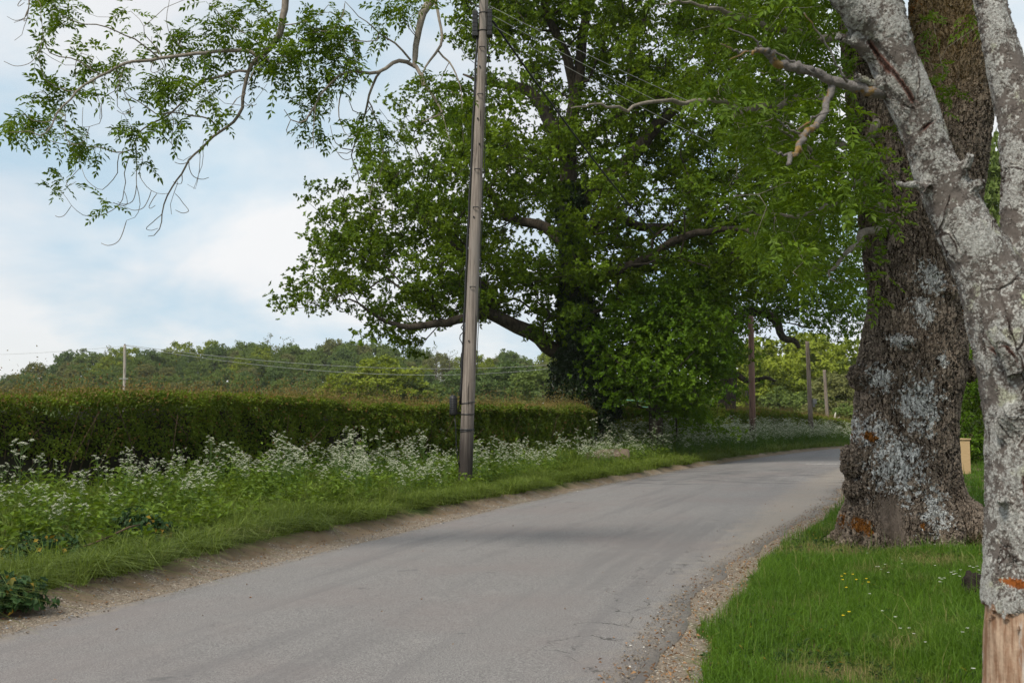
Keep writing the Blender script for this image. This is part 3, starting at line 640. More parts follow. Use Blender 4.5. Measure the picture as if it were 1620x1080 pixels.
M_pole = pole_mat('weathered_pole', (.15, .125, .11), (.32, .275, .245), (.25, .225, .205)); M_pole2 = pole_mat('brown_pole', (.15, .085, .065), (.27, .165, .13), (.20, .13, .105)); M_pole3 = pole_mat('grey_pole', (.13, .10, .08), (.26, .21, .175), (.21, .18, .155)); M_pole4 = pole_mat('pale_pole', (.28, .24, .21), (.46, .41, .36), (.38, .35, .31))
M_black = G('black_plastic').done((.016, .016, .018), .45, .4); M_steel = bark_simple('dull_steel', (.10, .09, .085), (.20, .19, .18), 20, 1, .002, .3); M_grey = G('grey_box').done((.22, .22, .22), .5)
M_wire = G('pale_wire').done((.34, .34, .33), .5, .3)
def pole(label, p0, p1, r0, r1, mat):
    base = np.array([p0[0], p0[1], gz1(p0[0], p0[1]) - .1]); root = empty('telegraph_pole', base, label, 'pole', 'telegraph poles along the lane')
    n = 40; t = np.linspace(0, 1, n)[:, None]; pts = base + (p1 - base) * t; pts[:, :2] += .012 * np.stack([fbm(t[:, 0] * 6, 1, 0, 3), fbm(t[:, 0] * 6, 2, 0, 4)], -1)
    link('shaft', MB().tube(pts, r0 + (r1 - r0) * t[:, 0] + .004 * fbm(t[:, 0] * 14, 3, 0, 6), 20).mesh('pole_shaft', True), mat, root, base)
    return root, base, lambda q: base + (p1 - base) * q
def sagline(a, b, sag, n=24):
    t = np.linspace(0, 1, n)[:, None]; q = np.asarray(a) * (1 - t) + np.asarray(b) * t; q[:, 2] -= sag * 4 * t[:, 0] * (1 - t[:, 0]); return q
D1 = 21.0; pb, pt = P(735, 748, D1), P(767.5, -45, D1)
pr, base, axp = pole('weathered grey wooden pole with black cable boxes standing in the flowering verge', pb, pt, .15, .092, M_pole); H1 = pt[2] - base[2]
def onp(py, dx=0, dy=0): q = P(0, py, D1)[2]; t = (q - base[2]) / H1; c = axp(t); return c + [dx, dy, 0], .15 + (.092 - .15) * t
for (lx, y0, y1, wx) in ((-1, 19, 57, .115), (1, 16, 56, .10)):
    c0, r0 = onp(y1); c1, _ = onp(y0); x = lx * (r0 + .005); mb = MB()
    lo, hi = (c0[0] + x - (wx if lx < 0 else 0), c0[1] - .09, c0[2]), (c0[0] + x + (wx if lx > 0 else 0), c0[1] + .09, c1[2])
    mb.box(lo, hi, .015); mb.box((lo[0] - .008, lo[1] - .008, lo[2] - .03), (hi[0] + .008, hi[1] + .008, lo[2] + .05), .01)
    for k in range(5):
        z = lo[2] + (hi[2] - lo[2]) * (.15 + .17 * k); mb.box((lo[0] - .004, lo[1] - .006, z), (hi[0] + .004, hi[1] + .006, z + .012))
    link('terminal_box', mb.mesh('terminal_box'), M_black, pr, base)
mb = MB(); a, r0 = onp(676); b, _ = onp(650)                      # cable joint near the foot
j = np.array([a[0] - r0 - .14, a[1] - .06, a[2] + .25]); mb.tube([j, j + [0, 0, .02], j + [0, 0, .04], j + [-.005, 0, .38], j + [-.005, 0, .41], j + [0, 0, .43]], [.04, .075, .082, .080, .06, .02], 14)
for k in range(7): mb.tube([j + [0, 0, .07 + .045 * k], j + [0, 0, .085 + .045 * k]], [.086, .086], 14)
link('cable_joint', mb.mesh('cable_joint', True), M_black, pr, base)
mb = MB()
for py in (637, 655, 679, 681, 22, 50):
    c, r0 = onp(py); th = np.linspace(0, 2 * math.pi, 17); tl = .02 if py in (637, 681) else 0
    link('band', MB().tube(np.stack([c[0] + np.cos(th) * (r0 + .005), c[1] + np.sin(th) * (r0 + .005), c[2] + tl * np.cos(th * 1)], -1), .011, 5).mesh('pole_band'), M_black, pr, base)
c, r0 = onp(655); link('bracket', MB().tube([c + [-r0, -.02, 0], j + [0, 0, .1]], .012, 5).mesh('joint_bracket'), M_black, pr, base)
rp = RS(9)
def runcab(side, y0, y1, wob, rad, loose=()):
    q = []
    for py in np.linspace(y0, y1, 26):
        c, r0 = onp(py); q.append([c[0] + side * (r0 + .015) + side * abs(rp.normal()) * wob, c[1] - .03, c[2]])
    return MB().tube(q, rad, 6).mesh('pole_cable', True)
link('cable', runcab(-1, 58, 640, .008, .026), M_black, pr, base); link('cable', runcab(-1, 500, 652, .03, .012), M_black, pr, base); link('cable', runcab(1, 60, 600, .012, .009), M_black, pr, base)
c, r0 = onp(655); c2, _ = onp(730); link('cable', MB().tube([j + [.02, 0, 0], j + [.05, 0, -.25], c2 + [-.2, -.05, .35], c2 + [-.17, -.08, .1], c2 + [-.13, -.1, -.1]], .012, 6).mesh('pole_cable', True), M_black, pr, base)
for k, py in enumerate((78, 108, 152, 190, 230, 270, 330, 345, 455, 540)):
    c, r0 = onp(py); sd = -1 if k % 2 else 1; mb = MB()
    if k in (0, 2, 5, 6, 8): mb.tube([c + [-.05, -r0 + .03, .0], c + [-.05, -r0 - .05, .0], c + [.06, -r0 - .05, 0], c + [.06, -r0 + .03, 0]], .011, 6)
    else: mb.tube([c + [.03 * sd, -r0 + .02, 0], c + [.03 * sd, -r0 - .022, 0]], .018, 8)
    link('step_iron', mb.mesh('step_iron'), M_black, pr, base)
p2r, b2, ax2 = pole('reddish brown wooden pole half hidden by the crooked oak limbs', P(1191, 690, 47), P(1187.5, 500, 47), .155, .13, M_pole2)
c = ax2(.065); mb = MB(); th = np.linspace(0, 2 * math.pi, 17); mb.tube(np.stack([c[0] + .158 * np.cos(th), c[1] + .158 * np.sin(th), 0 * th + c[2]], -1), .012, 5); link('band', mb.mesh('pole_band'), M_black, p2r, b2)
p3r, b3, ax3 = pole('grey wooden pole with a small grey box halfway up at the bend', P(1284, 695, 60), P(1277, 540, 60), .15, .115, M_pole3)
c = ax3(.42); mb = MB(); mb.box((c[0] + .13, c[1] - .2, c[2] - .12), (c[0] + .36, c[1] + .1, c[2] + .18), .02); mb.box((c[0] + .15, c[1] - .12, c[2] - .3), (c[0] + .28, c[1], c[2] - .12), .02); link('junction_box', mb.mesh('junction_box'), M_grey, p3r, b3)
mb = MB(); mb.box((c[0] + .10, c[1] - .06, c[2] + .02), (c[0] + .36, c[1] - .03, c[2] + .06)); link('bracket', mb.mesh('bracket'), M_steel, p3r, b3)
p4r, b4, ax4 = pole('shortest grey pole standing beyond the pole with a box', P(1312, 700, 78), P(1304, 585, 78), .15, .12, M_pole3)
p5r, b5, ax5 = pole('pale pole alone in the field rising above the hedge', P(196, 668, 87), P(197.5, 546, 87), .14, .11, M_pole4)
c = ax5(.58); mb = MB(); mb.box((c[0] - .42, c[1] - .16, c[2] - .03), (c[0] + .42, c[1] - .12, c[2] + .03)); link('crossbar', mb.mesh('crossbar'), M_wire, p5r, b5)
mb = MB()
for dx in (-.7, .7): mb.ball(c + [dx * 1.0, -.14, 0], .07, 1)
c = ax5(1.0)
link('insulator', MB().ball(c + [0, 0, .05], .09, 1).mesh('insulator'), M_steel, p5r, b5)
def cable(label, a, b, sag, rad, mat, group): tag(link('overhead_cable', MB().tube(sagline(a, b, sag), rad, 5).mesh('overhead_cable', True), mat), label, 'cable', group)
top1, _ = onp(12)
cable('thick black cable sloping from the near pole boxes through the oak to the brown pole', top1 + [.2, .02, -.3], ax2(.98), .9, .026, M_black, 'overhead cables')
for k, (dz, lab) in enumerate(((0, 'uppermost thin wire from the near pole over the lane'), (-.18, 'middle thin wire from the near pole over the lane'), (-.40, 'lowest thin wire from the near pole over the lane'))):
    cable(lab, top1 + [.1, 0, dz + .05], np.array([16 + k * 1.2, 33 + k * 2.5, 8.8 - k * .5]), .5, .006, M_wire, 'overhead cables')
cable('black cable leaving the near pole top, thicker one', top1 + [-.1, -.05, -.02], P(600, -150, 14), .15, .013, M_black, 'overhead cables')
cable('black cable leaving the near pole top, thinner upper one', top1 + [-.08, -.05, .15], P(640, -120, 14), .1, .010, M_black, 'overhead cables')
e5 = P(905, 574, 120)
cable('upper pale wire strung from the field pole across the far wood', ax5(1.0) + [.1, 0, .02], e5, 1.3, .022, M_wire, 'field wires'); cable('lower pale wire strung from the field pole across the far wood', ax5(1.0) + [.1, 0, -.05], e5 + [0, 0, -.35], 1.75, .022, M_wire, 'field wires')
cable('pale wire strung from the field pole away over the fields', ax5(.99) + [-.1, 0, 0], P(-120, 561, 100), .3, .012, M_wire, 'field wires')

# ------------------------------------------------------------------ small things around the lane
M_post = G('white_post').done((.62, .61, .57), .7); M_teal = G('teal_rail').done((.10, .30, .25), .5); M_carw = G('car_paint').done((.62, .64, .66), .25, .5); M_glass = G('car_glass').done((.02, .024, .028), .1, .6); M_tyre = G('tyre_rubber').done((.02, .02, .02), .8); M_lamp = G('lamp_glass').done((.5, .5, .48), .15)
def ply():
    g = G('plywood'); v = g.coord(); a = g.noise(g.mapv(v, (3, 3, 18)), 2.5, 4); return g.done(g.mix(a, (.36, .24, .12), (.58, .42, .24)), .7, .2)
M_ply = ply()
fr = None
for k, (px, py) in enumerate(((860, 638), (985, 629), (1033, 633), (1090, 640))):
    t = P(px, py, 60); b = np.array([t[0], t[1], gz1(t[0], t[1]) - .05])
    if fr is None: fb = b; fr = empty('field_fence', fb, 'white posted field fence with teal rails showing under the oak branches', 'fence'); tops = []
    mb = MB(); mb.box((b[0] - .09, b[1] - .09, b[2]), (b[0] + .09, b[1] + .09, t[2]), .015); mb.box((b[0] - .11, b[1] - .11, t[2]), (b[0] + .11, b[1] + .11, t[2] + .04), .01)
    link('post', mb.mesh('fence_post'), M_post, fr, fb); tops.append(t)
for dz in (-.12, -.45):
    for a, b in zip(tops[:-1], tops[1:]): link('rail', MB().tube([a + [0, -.11, dz], b + [0, -.11, dz]], .03, 6).mesh('fence_rail'), M_teal, fr, fb)
t = P(1226, 657, 66); b = np.array([t[0], t[1], gz1(t[0], t[1])]); o = empty('trough_board', b, 'small white board on a post above the far hedge', 'board')
mb = MB(); mb.box((b[0] - .09, b[1] - .08, b[2] - .05), (b[0] + .09, b[1] + .08, t[2] + .08), .01); link('post', mb.mesh('board_post'), M_post, o, b)
mb = MB(); mb.box((b[0] - .42, b[1] - .1, t[2] - .22), (b[0] - .1, b[1] - .05, t[2] - .02), .01); link('panel', mb.mesh('board_panel'), M_post, o, b)
t = P(1322, 652, 76); b = np.array([t[0] - .1, 76, gz1(t[0], 76)]); mb = MB(); q = b + [0, 0, 0]
M_dead = bark_simple('bleached_wood', (.42, .40, .33), (.66, .64, .55), 8, .3, .01)
mb.tube([b, b + [.02, 0, (t[2] - b[2]) * .6], P(1320, 663, 76), P(1321, 657, 76), t], [.11, .10, .085, .07, .03], 8); mb.tube([P(1320.5, 664, 76), P(1325, 661, 76), P(1329, 659, 76)], [.05, .04, .02], 6)
tag(link('dead_stub', mb.mesh('dead_stub', True), M_dead, None, b), 'bare bleached dead stub with one side prong at the bend', 'dead tree')
# pale car at the bend, mostly behind the ash trunk
cp = np.array([22.6, 63.0]); cb = np.array([cp[0], cp[1], gz1(*cp) + .045]); car = empty('parked_car', cb, 'pale silver car at the bend mostly hidden behind the ash trunk', 'car', None, math.radians(-32))
def loft(rows, mat, name, par):
    bm = bmesh.new(); rings = [[bm.verts.new(p) for p in rw_] for rw_ in rows]
    for a, b in zip(rings[:-1], rings[1:]):
        for k in range(len(a)): bm.faces.new((a[k], a[(k + 1) % len(a)], b[(k + 1) % len(a)], b[k]))
    bm.faces.new(rings[0][::-1]); bm.faces.new(rings[-1]); bmesh.ops.recalc_face_normals(bm, faces=bm.faces[:]); bmesh.ops.bevel(bm, geom=bm.edges[:], offset=.035, segments=2, profile=.6, affect='EDGES')
    return link(name, MB().bm(bm).mesh(name, True), mat, par)
def sec(y, z0, z1, w0, w1): return [(-w0, y, z0), (w0, y, z0), (w1, y, z1), (-w1, y, z1)]
loft([sec(-2.05, .3, .62, .76, .72), sec(-1.95, .22, .80, .84, .80), sec(-.95, .2, .92, .86, .82), sec(1.3, .2, .95, .86, .82), sec(1.95, .25, .92, .84, .78), sec(2.02, .35, .7, .78, .74)], M_carw, 'body', car)
loft([sec(-.98, .90, .93, .74, .73), sec(-.25, .90, 1.44, .76, .58), sec(1.1, .90, 1.46, .76, .58), sec(1.75, .90, .95, .72, .70)], M_carw, 'cabin', car)
mb = MB(); mb.add([(-.64, -.97, .97), (.64, -.97, .97), (.55, -.32, 1.39), (-.55, -.32, 1.39), (-.64, -.94, .96), (.64, -.94, .96), (.55, -.29, 1.38), (-.55, -.29, 1.38)], [], [(0, 1, 2, 3), (7, 6, 5, 4), (0, 4, 5, 1), (1, 5, 6, 2), (2, 6, 7, 3), (3, 7, 4, 0)]); link('windscreen', mb.mesh('windscreen'), M_glass, car)
for sx in (-1, 1):
    mb = MB(); mb.add([(sx * .775, -.55, .98), (sx * .775, 1.35, .98), (sx * .64, 1.0, 1.36), (sx * .64, -.2, 1.36), (sx * .70, -.55, .98), (sx * .70, 1.35, .98), (sx * .57, 1.0, 1.36), (sx * .57, -.2, 1.36)], [], [(0, 1, 2, 3), (7, 6, 5, 4), (0, 4, 5, 1), (1, 5, 6, 2), (2, 6, 7, 3), (3, 7, 4, 0)]); link('window', mb.mesh('car_window'), M_glass, car)
    mb = MB(); mb.ball((sx * .6, -2.0, .64), (.16, .07, .09), 2); link('headlight', mb.mesh('headlight', True), M_lamp, car)
    for y in (-1.3, 1.25):
        wt = link('wheel', MB().tube([(sx * .66, y, .31), (sx * .70, y, .31), (sx * .84, y, .31), (sx * .88, y, .31)], [.28, .31, .31, .28], 24).mesh('car_wheel', True), M_tyre, car); link('rim', MB().tube([(sx * .87, y, .31), (sx * .895, y, .31)], [.2, .17], 16).mesh('wheel_rim', True), M_grey, wt)
# plywood crate beyond the ash
t = P(1522, 694, 28); b = np.array([t[0] - .12, 28.0, gz1(t[0], 28)]); o = empty('wooden_crate', b, 'pale plywood crate standing on the grass behind the ash trunk', 'crate')
hc = t[2] - b[2]; mb = MB(); mb.box((b[0] - .5, b[1] - .25, b[2] - .02), (b[0] + .22, b[1] + .3, b[2] + hc - .02), .006); link('body', mb.mesh('crate_body'), M_ply, o, b)
mb = MB(); mb.box((b[0] - .52, b[1] - .28, b[2] + hc - .018), (b[0] + .245, b[1] + .32, b[2] + hc + .015), .004); link('lid', mb.mesh('crate_lid'), M_ply, o, b)
# log and clod
t = P(962, 716, 31.5); b = np.array([t[0], t[1], gz1(t[0], t[1])]); mb = MB(); q = [b + [-.70, .15, .16], b + [-.68, .15, .18], b + [-.2, .05, .24], b + [.3, -.05, .23], b + [.60, -.1, .22], b + [.64, -.1, .22]]
mb.tube(q, [.13, .2, .26, .29, .30, .27], 18); g = G('log_bark'); v = g.coord(); lg = g.done(g.mix(g.noise(g.mapv(v, (1, 4, 4)), 5, 5, .65), (.06, .045, .035), (.22, .17, .125)), .9, .15, g.noise(v, 30, 4), .6)
tag(link('log', mb.mesh('log', True), lg, None, b), 'weathered brown log lying among the white flowers below the ivy clad oak', 'log')
t = P(1541, 925, 8.7); b = np.array([t[0], t[1], gz1(t[0], t[1])]); mb = MB(); mb.ball(b + [0, 0, .05], (.085, .08, .105), 4, .6, 3); mb.ball(b + [.10, .02, .02], (.07, .06, .05), 3, .6, 5)
gd = G('dark_clod'); tag(link('clod', mb.mesh('clod', True), gd.done(gd.mix(gd.noise(gd.coord(), 30, 4), (.010, .008, .007), (.035, .026, .022)), .9, .2, gd.noise(gd.coord(), 40, 5), .8), None, b), 'dark brown lump lying in the grass against the lichen trunk', 'clod')

# ------------------------------------------------------------------ the big ash: remeshed trunk, limbs over the lane, pinnate leaves
def remesh(mb, voxel, name):
    me = mb.mesh(name); ob = bpy.data.objects.new(name, me); C.objects.link(ob)
    md = ob.modifiers.new('r', 'REMESH'); md.mode = 'VOXEL'; md.voxel_size = voxel; md.use_smooth_shade = True
    dg = bpy.context.evaluated_depsgraph_get(); res = bpy.data.meshes.new_from_object(ob.evaluated_get(dg)); bpy.data.objects.remove(ob)
    res.name = name; return res
DA = 12.3
def A(px, py, dd=0): return P(px, py, DA) + [0, dd, 0]
def ash_bark(base):
    g = G('ash_bark'); v = g.coord()
    def L(px, py, dd=0): return tuple(A(px, py, dd) - base)
    wv = g.n('ShaderNodeVectorMath', {0: v, 1: g.n('ShaderNodeVectorMath', {0: g.noise(v, 3.2, 3, k=1), 1: (.16, .16, .16)}, operation='MULTIPLY').outputs[0]}, operation='ADD').outputs[0]
    q = g.mapv(wv, (1, 1, .42))
    f1 = g.noise(g.mapv(wv, (1, 1, .20)), 13, 3, .5); f2 = g.noise(g.mapv(wv, (1, 1, .30), (5, 2, 1)), 24, 3, .5); f3 = g.noise(g.mapv(wv, (1, 1, 1.5), (1, 7, 3)), 17, 3, .5)
    def crease(n, wd): return g.ss(g.math('ABSOLUTE', g.math('SUBTRACT', n, .5)), 0, wd)
    fine = g.noise(v, 60, 5, .65); big = g.noise(v, 2.4, 4)
    ridge = g.math('MINIMUM', g.math('MINIMUM', crease(f1, .085), g.math('ADD', crease(f2, .07), .12)), g.math('ADD', crease(f3, .035), .30))
    h = g.math('ADD', g.math('MULTIPLY', ridge, .042), g.math('MULTIPLY', fine, .012)); h = g.math('ADD', h, g.math('ADD', g.math('MULTIPLY', big, .05), -.070))
    col = g.mix(g.ss(g.math('ADD', g.math('MULTIPLY', fine, .7), g.math('MULTIPLY', big, .4)), .35, .75), (.145, .115, .09), (.335, .27, .215))
    col = g.mix(g.ss(ridge, .35, .05), col, (.030, .021, .015))
    # mossy ochre tint high up and at the foot on the far side
    col = g.mix(g.math('MULTIPLY', g.ss(g.math('ADD', g.dist(v, L(1480, 40), (.9, .5, .55)), g.math('MULTIPLY', fine, .9)), 1.3, .7), .5), col, (.20, .13, .035))
    col = g.mix(g.math('MULTIPLY', g.ss(g.math('ADD', g.dist(v, L(1520, 845), (1.6, .6, 5)), fine), 1.3, .9), .7), col, (.085, .065, .02))
    # pale crustose lichen
    reg = None
    for px, py, sx, sz, dd in ((1395, 730, 1.9, 1.25, -.6), (1425, 640, 2.2, 1.6, -.6), (1440, 800, 3.2, 2.0, -.7), (1360, 680, 3, 2.6, -.5), (1445, 450, 3.2, 2.4, -.6), (1432, 500, 4, 2.6, -.6), (1460, 575, 7, 6, -.6), (1375, 600, 4, 3.2, -.5), (1400, 545, 5, 5, -.5)):
        d = g.dist(v, L(px, py, dd), (sx, .5, sz)); reg = d if reg is None else g.math('MINIMUM', reg, d)
    n1 = g.noise(v, 8, 4, .6); n2 = g.noise(v, 21, 3, .55)
    sc_ = g.math('ADD', g.math('ADD', g.math('MULTIPLY', reg, .56), g.math('MULTIPLY', g.math('SUBTRACT', .5, n1), .95)), g.math('MULTIPLY', g.math('SUBTRACT', .5, n2), 1.15))
    lich = g.math('MULTIPLY', g.ss(sc_, .25, .195), g.ss(ridge, -.05, .30)); spk = g.math('MULTIPLY', g.ss(g.noise(v, 34, 3, .5), .72, .76), .7)
    lich = g.math('MAXIMUM', lich, spk)
    lc = g.mix(g.noise(v, 45, 4, .6), (.40, .41, .41), (.80, .81, .80)); col = g.mix(lich, col, lc)
    for px, py, s in ((1346, 828, .085), (1362, 689, .06), (1418, 822, .04), (1428, 12, .14), (1500, 500, .03)):
        o = g.ss(g.math('ADD', g.dist(v, L(px, py, -.6), (1 / s, .35, .8 / s)), g.math('MULTIPLY', g.math('SUBTRACT', n2, .5), 2.6)), 1.0, .7); col = g.mix(o, col, (.22, .09, .02))
    # smooth scar panel low on the lane side
    scar = g.ss(g.math('ADD', g.dist(v, L(1378, 815, -.7), (6.5, .5, 2.7)), g.math('MULTIPLY', n1, 1.2)), 1.6, 1.05); col = g.mix(scar, col, g.mix(g.noise(g.mapv(v, (1, 1, .25)), 16, 5), (.07, .055, .045), (.17, .135, .11)))
    h = g.math('ADD', g.math('MULTIPLY', h, g.math('SUBTRACT', 1.0, g.math('MULTIPLY', scar, .75))), g.math('MULTIPLY', lich, .006))
    return g.done(col, .92, .12, fine, .35, .008, h)
def pinnate(r, base, axis, L, npair=4, lf=.088, wf=.038):
    """compound leaves: base (n,3), axis (n,3)"""
    n = len(base); axis = nrm(axis); up = nrm(np.tile([0, 0, 1.0], (n, 1)) + r.normal(size=(n, 3)) * .35); s = nrm(np.cross(axis, up)); nn = np.cross(s, axis)
    L = np.broadcast_to(np.asarray(L, float), (n,))[:, None]; Vs, Ts, k0 = [], [], 0
    def add(V, T):
        nonlocal k0
        Vs.append(V); Ts.append(T + k0); k0 += len(V)
    drp = r.uniform(.1, .55, (n, 1))
    def rach(t): return base + axis * L * t - np.array([0, 0, 1.0]) * L * drp * t * t
    for k in range(npair):
        t = .28 + .66 * k / max(npair - 1, 1)
        for sd in (-1, 1):
            ax = nrm(axis * .65 + s * sd * 1.0 - np.array([0, 0, 1.0]) * r.uniform(.0, .5, (n, 1)) + r.normal(size=(n, 3)) * .14)
            z = 1 - .35 * abs(k / (npair - 1) - .45); add(*quad_leaves(rach(t), ax, nrm(nn + r.normal(size=(n, 3)) * .3), lf * z * L[:, 0] / .22, wf * z * L[:, 0] / .22, .35, .15))
    add(*quad_leaves(rach(1), nrm(axis - [0, 0, .5] * 1 + r.normal(size=(n, 3)) * .1), nn, lf * L[:, 0] / .22, wf * L[:, 0] / .22, .3, .15))
    a, b, c = rach(0), rach(.5), rach(1.0); wv = s * .0022; V = np.stack([a - wv, a + wv, b - wv, b + wv, c - wv * .5, c + wv * .5], 1).reshape(-1, 3); i = np.arange(n)[:, None] * 6
    add(V, np.concatenate([i + [0, 1, 3], i + [0, 3, 2], i + [2, 3, 5], i + [2, 5, 4]], 1).reshape(-1, 3))
    return np.concatenate(Vs), np.concatenate(Ts)
def ash_tufts(r, tips, dirs, per, L=.21, spread=.06):
    n = len(tips) * per; c = np.repeat(tips, per, 0) + r.normal(size=(n, 3)) * spread; d = np.repeat(dirs, per, 0)
    ax = nrm(d * .45 + rnd_dir(r, n) * .9 + [0, 0, -.05]); return pinnate(r, c, ax, L * r.uniform(.6, 1.15, n))
def build_ash():
    r = RS(40); base = A(1440, 862); base[2] = gz1(base[0], base[1]) - .06
    mb = MB(); zt = [(1440, 872, 106), (1437, 830, 98), (1432, 790, 90), (1430, 740, 84), (1431, 690, 80), (1434, 640, 79), (1440, 590, 83), (1446, 540, 80), (1453, 490, 76), (1462, 430, 73), (1470, 370, 72), (1480, 300, 72), (1492, 230, 71), (1500, 150, 71), (1506, 70, 71), (1510, 0, 70), (1515, -90, 66), (1525, -220, 56), (1540, -420, 42), (1550, -650, 25)]
    main = np.array([A(x, y) for x, y, _ in zt]); mr = np.array([q / F * DA for _, _, q in zt]); main[0][2] = base[2] - .25; mb.tube(main, mr, 40)
    left = np.array([A(1436, 500), A(1415, 420), A(1402, 350), A(1392, 290), A(1384, 230), A(1374, 150), A(1360, 40), A(1340, -100), A(1310, -260)]); lr = np.array([55, 48, 43, 41, 40, 37, 33, 27, 18]) / F * DA; mb.tube(left, lr, 24)
    c0 = main[0]
    for k, (a, ln, r0) in enumerate(((-2.95, .84, .24), (-2.45, .86, .22), (-1.95, .86, .26), (-1.35, .88, .25), (-.75, .94, .25), (-.18, 1.16, .25), (.5, 1.0, .25), (1.3, 1.0, .25), (2.1, 1.0, .25), (2.75, .86, .24))):
        d = np.array([math.cos(a), math.sin(a), 0]); p = [base + d * .36 + [0, 0, .85], base + d * .50 + [0, 0, .48], base + d * (.14 + ln * .60) + [0, 0, .24], base + d * (ln * .93) + [0, 0, .05], base + d * (ln + .25) + [0, 0, -.12]]
        mb.tube(p, np.array([.26, .26, .24, .17, .07]) * r0 / .26, 14)
    for px, py, dd, rr, sd in ((1343, 728, -.1, (.14, .2, .19), 1), (1356, 598, -.1, (.15, .2, .16), 2), (1528, 588, -.1, (.12, .2, .13), 3), (1412, 545, -.55, (.14, .12, .13), 4), (1470, 470, -.58, (.1, .1, .1), 5), (1345, 775, -.1, (.11, .2, .16), 6)): mb.ball(A(px, py, dd), rr, 3, .25, sd)
    me = remesh(mb, .0135, 'ash_trunk'); root = empty('ash_tree', base, 'massive ash with furrowed bark and white lichen standing on the lawn at the lane edge', 'tree'); base_ = np.array(base)
    link('trunk', me, ash_bark(base_), root, base)
    S = Skel(41); tm = S.line(main, mr, step=.4); n0 = S.n; tl = S.line(left, lr, S.near(left[0], 0), step=.3); skip = S.n
    def L(pts, rad, dd, att=None, lo=0, wob=.05):
        q = np.array([P(x, y, 10.0) for x, y in pts]); dv = np.linspace(dd[0], dd[1], len(pts)); q = np.array([P(x, y, z) for (x, y), z in zip(pts, dv)])
        a = S.near(q[0] if att is None else att, 0, lo); return S.line(q, np.array(rad), a, .09, wob)
    # the long limb carried above the frame, then its hanging branches
    big = np.array([P(1480, -230, 12.0), P(1330, -330, 11.6), P(1100, -330, 11.2), P(880, -270, 10.8), P(680, -180, 10.4), P(530, -90, 10.1), P(465, -25, 10.0)])
    S.line(big, np.array([.22, .2, .17, .14, .10, .06, .045]), S.near(big[0], 0), .3, .1)
    L([(452, 0), (444, 37), (431, 65), (418, 82), (409, 89)], [.036, .034, .031, .028, .026], (10, 10))
    hang = [([(395, 82), (350, 80), (300, 86), (250, 90), (215, 98), (180, 110), (150, 122), (130, 133), (112, 152), (95, 175), (82, 200), (66, 218), (45, 205), (15, 207)], (.028, .004), (10, 9.2)),
            ([(396, 105), (388, 130), (386, 150), (385, 168), (370, 190), (352, 204), (330, 220), (315, 240), (300, 255), (285, 280), (270, 305), (258, 330), (255, 350), (245, 370), (233, 373)], (.028, .004), (10, 10.6)),
            ([(345, 202), (335, 190), (310, 185), (280, 180), (245, 180), (220, 162), (200, 145), (190, 128)], (.014, .004), (10.2, 9.6)),
            ([(380, 112), (350, 120), (320, 131), (295, 150), (265, 180), (240, 195), (215, 212), (205, 235), (190, 238), (165, 234), (110, 232), (75, 222), (45, 206)], (.020, .004), (10, 10.8)),
            ([(203, 240), (196, 270), (197, 300), (190, 325), (170, 338), (130, 340), (105, 315), (92, 300)], (.008, .003), (10.5, 10.9)), ([(215, 225), (218, 290), (215, 340), (197, 350)], (.007, .003), (10.4, 10.2)), ([(196, 240), (180, 280), (160, 300), (135, 285), (120, 255)], (.007, .003), (10.5, 11)),
            ([(225, 245), (222, 280), (245, 305), (262, 305)], (.006, .003), (10.4, 10.0)), ([(275, 190), (273, 230), (285, 255), (300, 245)], (.006, .003), (10.2, 10)), ([(318, 232), (315, 270), (305, 297), (293, 290)], (.006, .003), (10.3, 10.2)), ([(282, 285), (270, 325), (270, 336)], (.005, .003), (10.4, 10.3)),
            ([(250, 90), (225, 70), (200, 56), (165, 40), (130, 36), (100, 20), (84, -5)], (.014, .004), (9.8, 9.0)), ([(165, 118), (115, 96), (82, 80), (66, 60), (68, 10)], (.010, .003), (9.7, 9.1)), ([(120, 143), (75, 128), (62, 105), (66, 70)], (.007, .003), (9.6, 9.3)),
            ([(255, 88), (235, 60), (225, 45), (250, 20), (290, 0), (340, -30)], (.007, .004), (9.9, 9.6)), ([(300, 86), (270, 60), (262, 30), (270, -10)], (.006, .003), (10, 9.8)), ([(190, 126), (160, 160), (155, 195), (135, 205), (128, 170)], (.007, .003), (9.8, 9.6)), ([(200, 100), (190, 150), (195, 175), (215, 170)], (.006, .003), (9.8, 9.9)),
            ([(330, 82), (325, 120), (335, 150), (350, 160), (338, 176)], (.008, .003), (10, 10.2)), ([(388, 150), (375, 155), (365, 162), (392, 165), (405, 150), (420, 135)], (.008, .003), (10, 9.9)), ([(320, 222), (318, 265), (305, 300)], (.006, .003), (10.2, 10.1)), ([(150, 122), (158, 160), (160, 190)], (.006, .003), (9.7, 9.6)),
            ([(409, 89), (435, 105), (455, 100), (470, 88)], (.012, .004), (10, 9.8)), ([(420, 80), (395, 60), (365, 40), (335, 10)], (.012, .004), (10, 9.7)), ([(410, 90), (400, 115), (392, 132)], (.012, .004), (10, 9.9)), ([(440, 40), (470, 40), (495, 30), (520, 10)], (.012, .004), (10, 9.8)), ([(100, 180), (60, 195), (40, 180)], (.006, .003), (9.4, 9.3)), ([(45, -10), (42, 30), (36, 55), (22, 64)], (.006, .003), (9.6, 9.6)), ([(42, 30), (20, 35)], (.004, .003), (9.6, 9.6))]
    lo = S.n - 70
    for pts, (a, b), dd in hang: L(pts, np.linspace(a * .72, b * .8, len(pts)), dd, None, lo)
    b2 = np.array([P(900, -270, 10.8), P(800, -160, 10.6), P(720, -70, 10.4), P(688, -15, 10.3)]); S.line(b2, [.08, .07, .055, .045], S.near(b2[0], 0), .2, .06); lo = S.n - 14
    L([(680, 5), (670, 18), (664, 40), (658, 70), (655, 103)], [.046, .044, .036, .032, .03], (10.3, 10.2), None, lo)
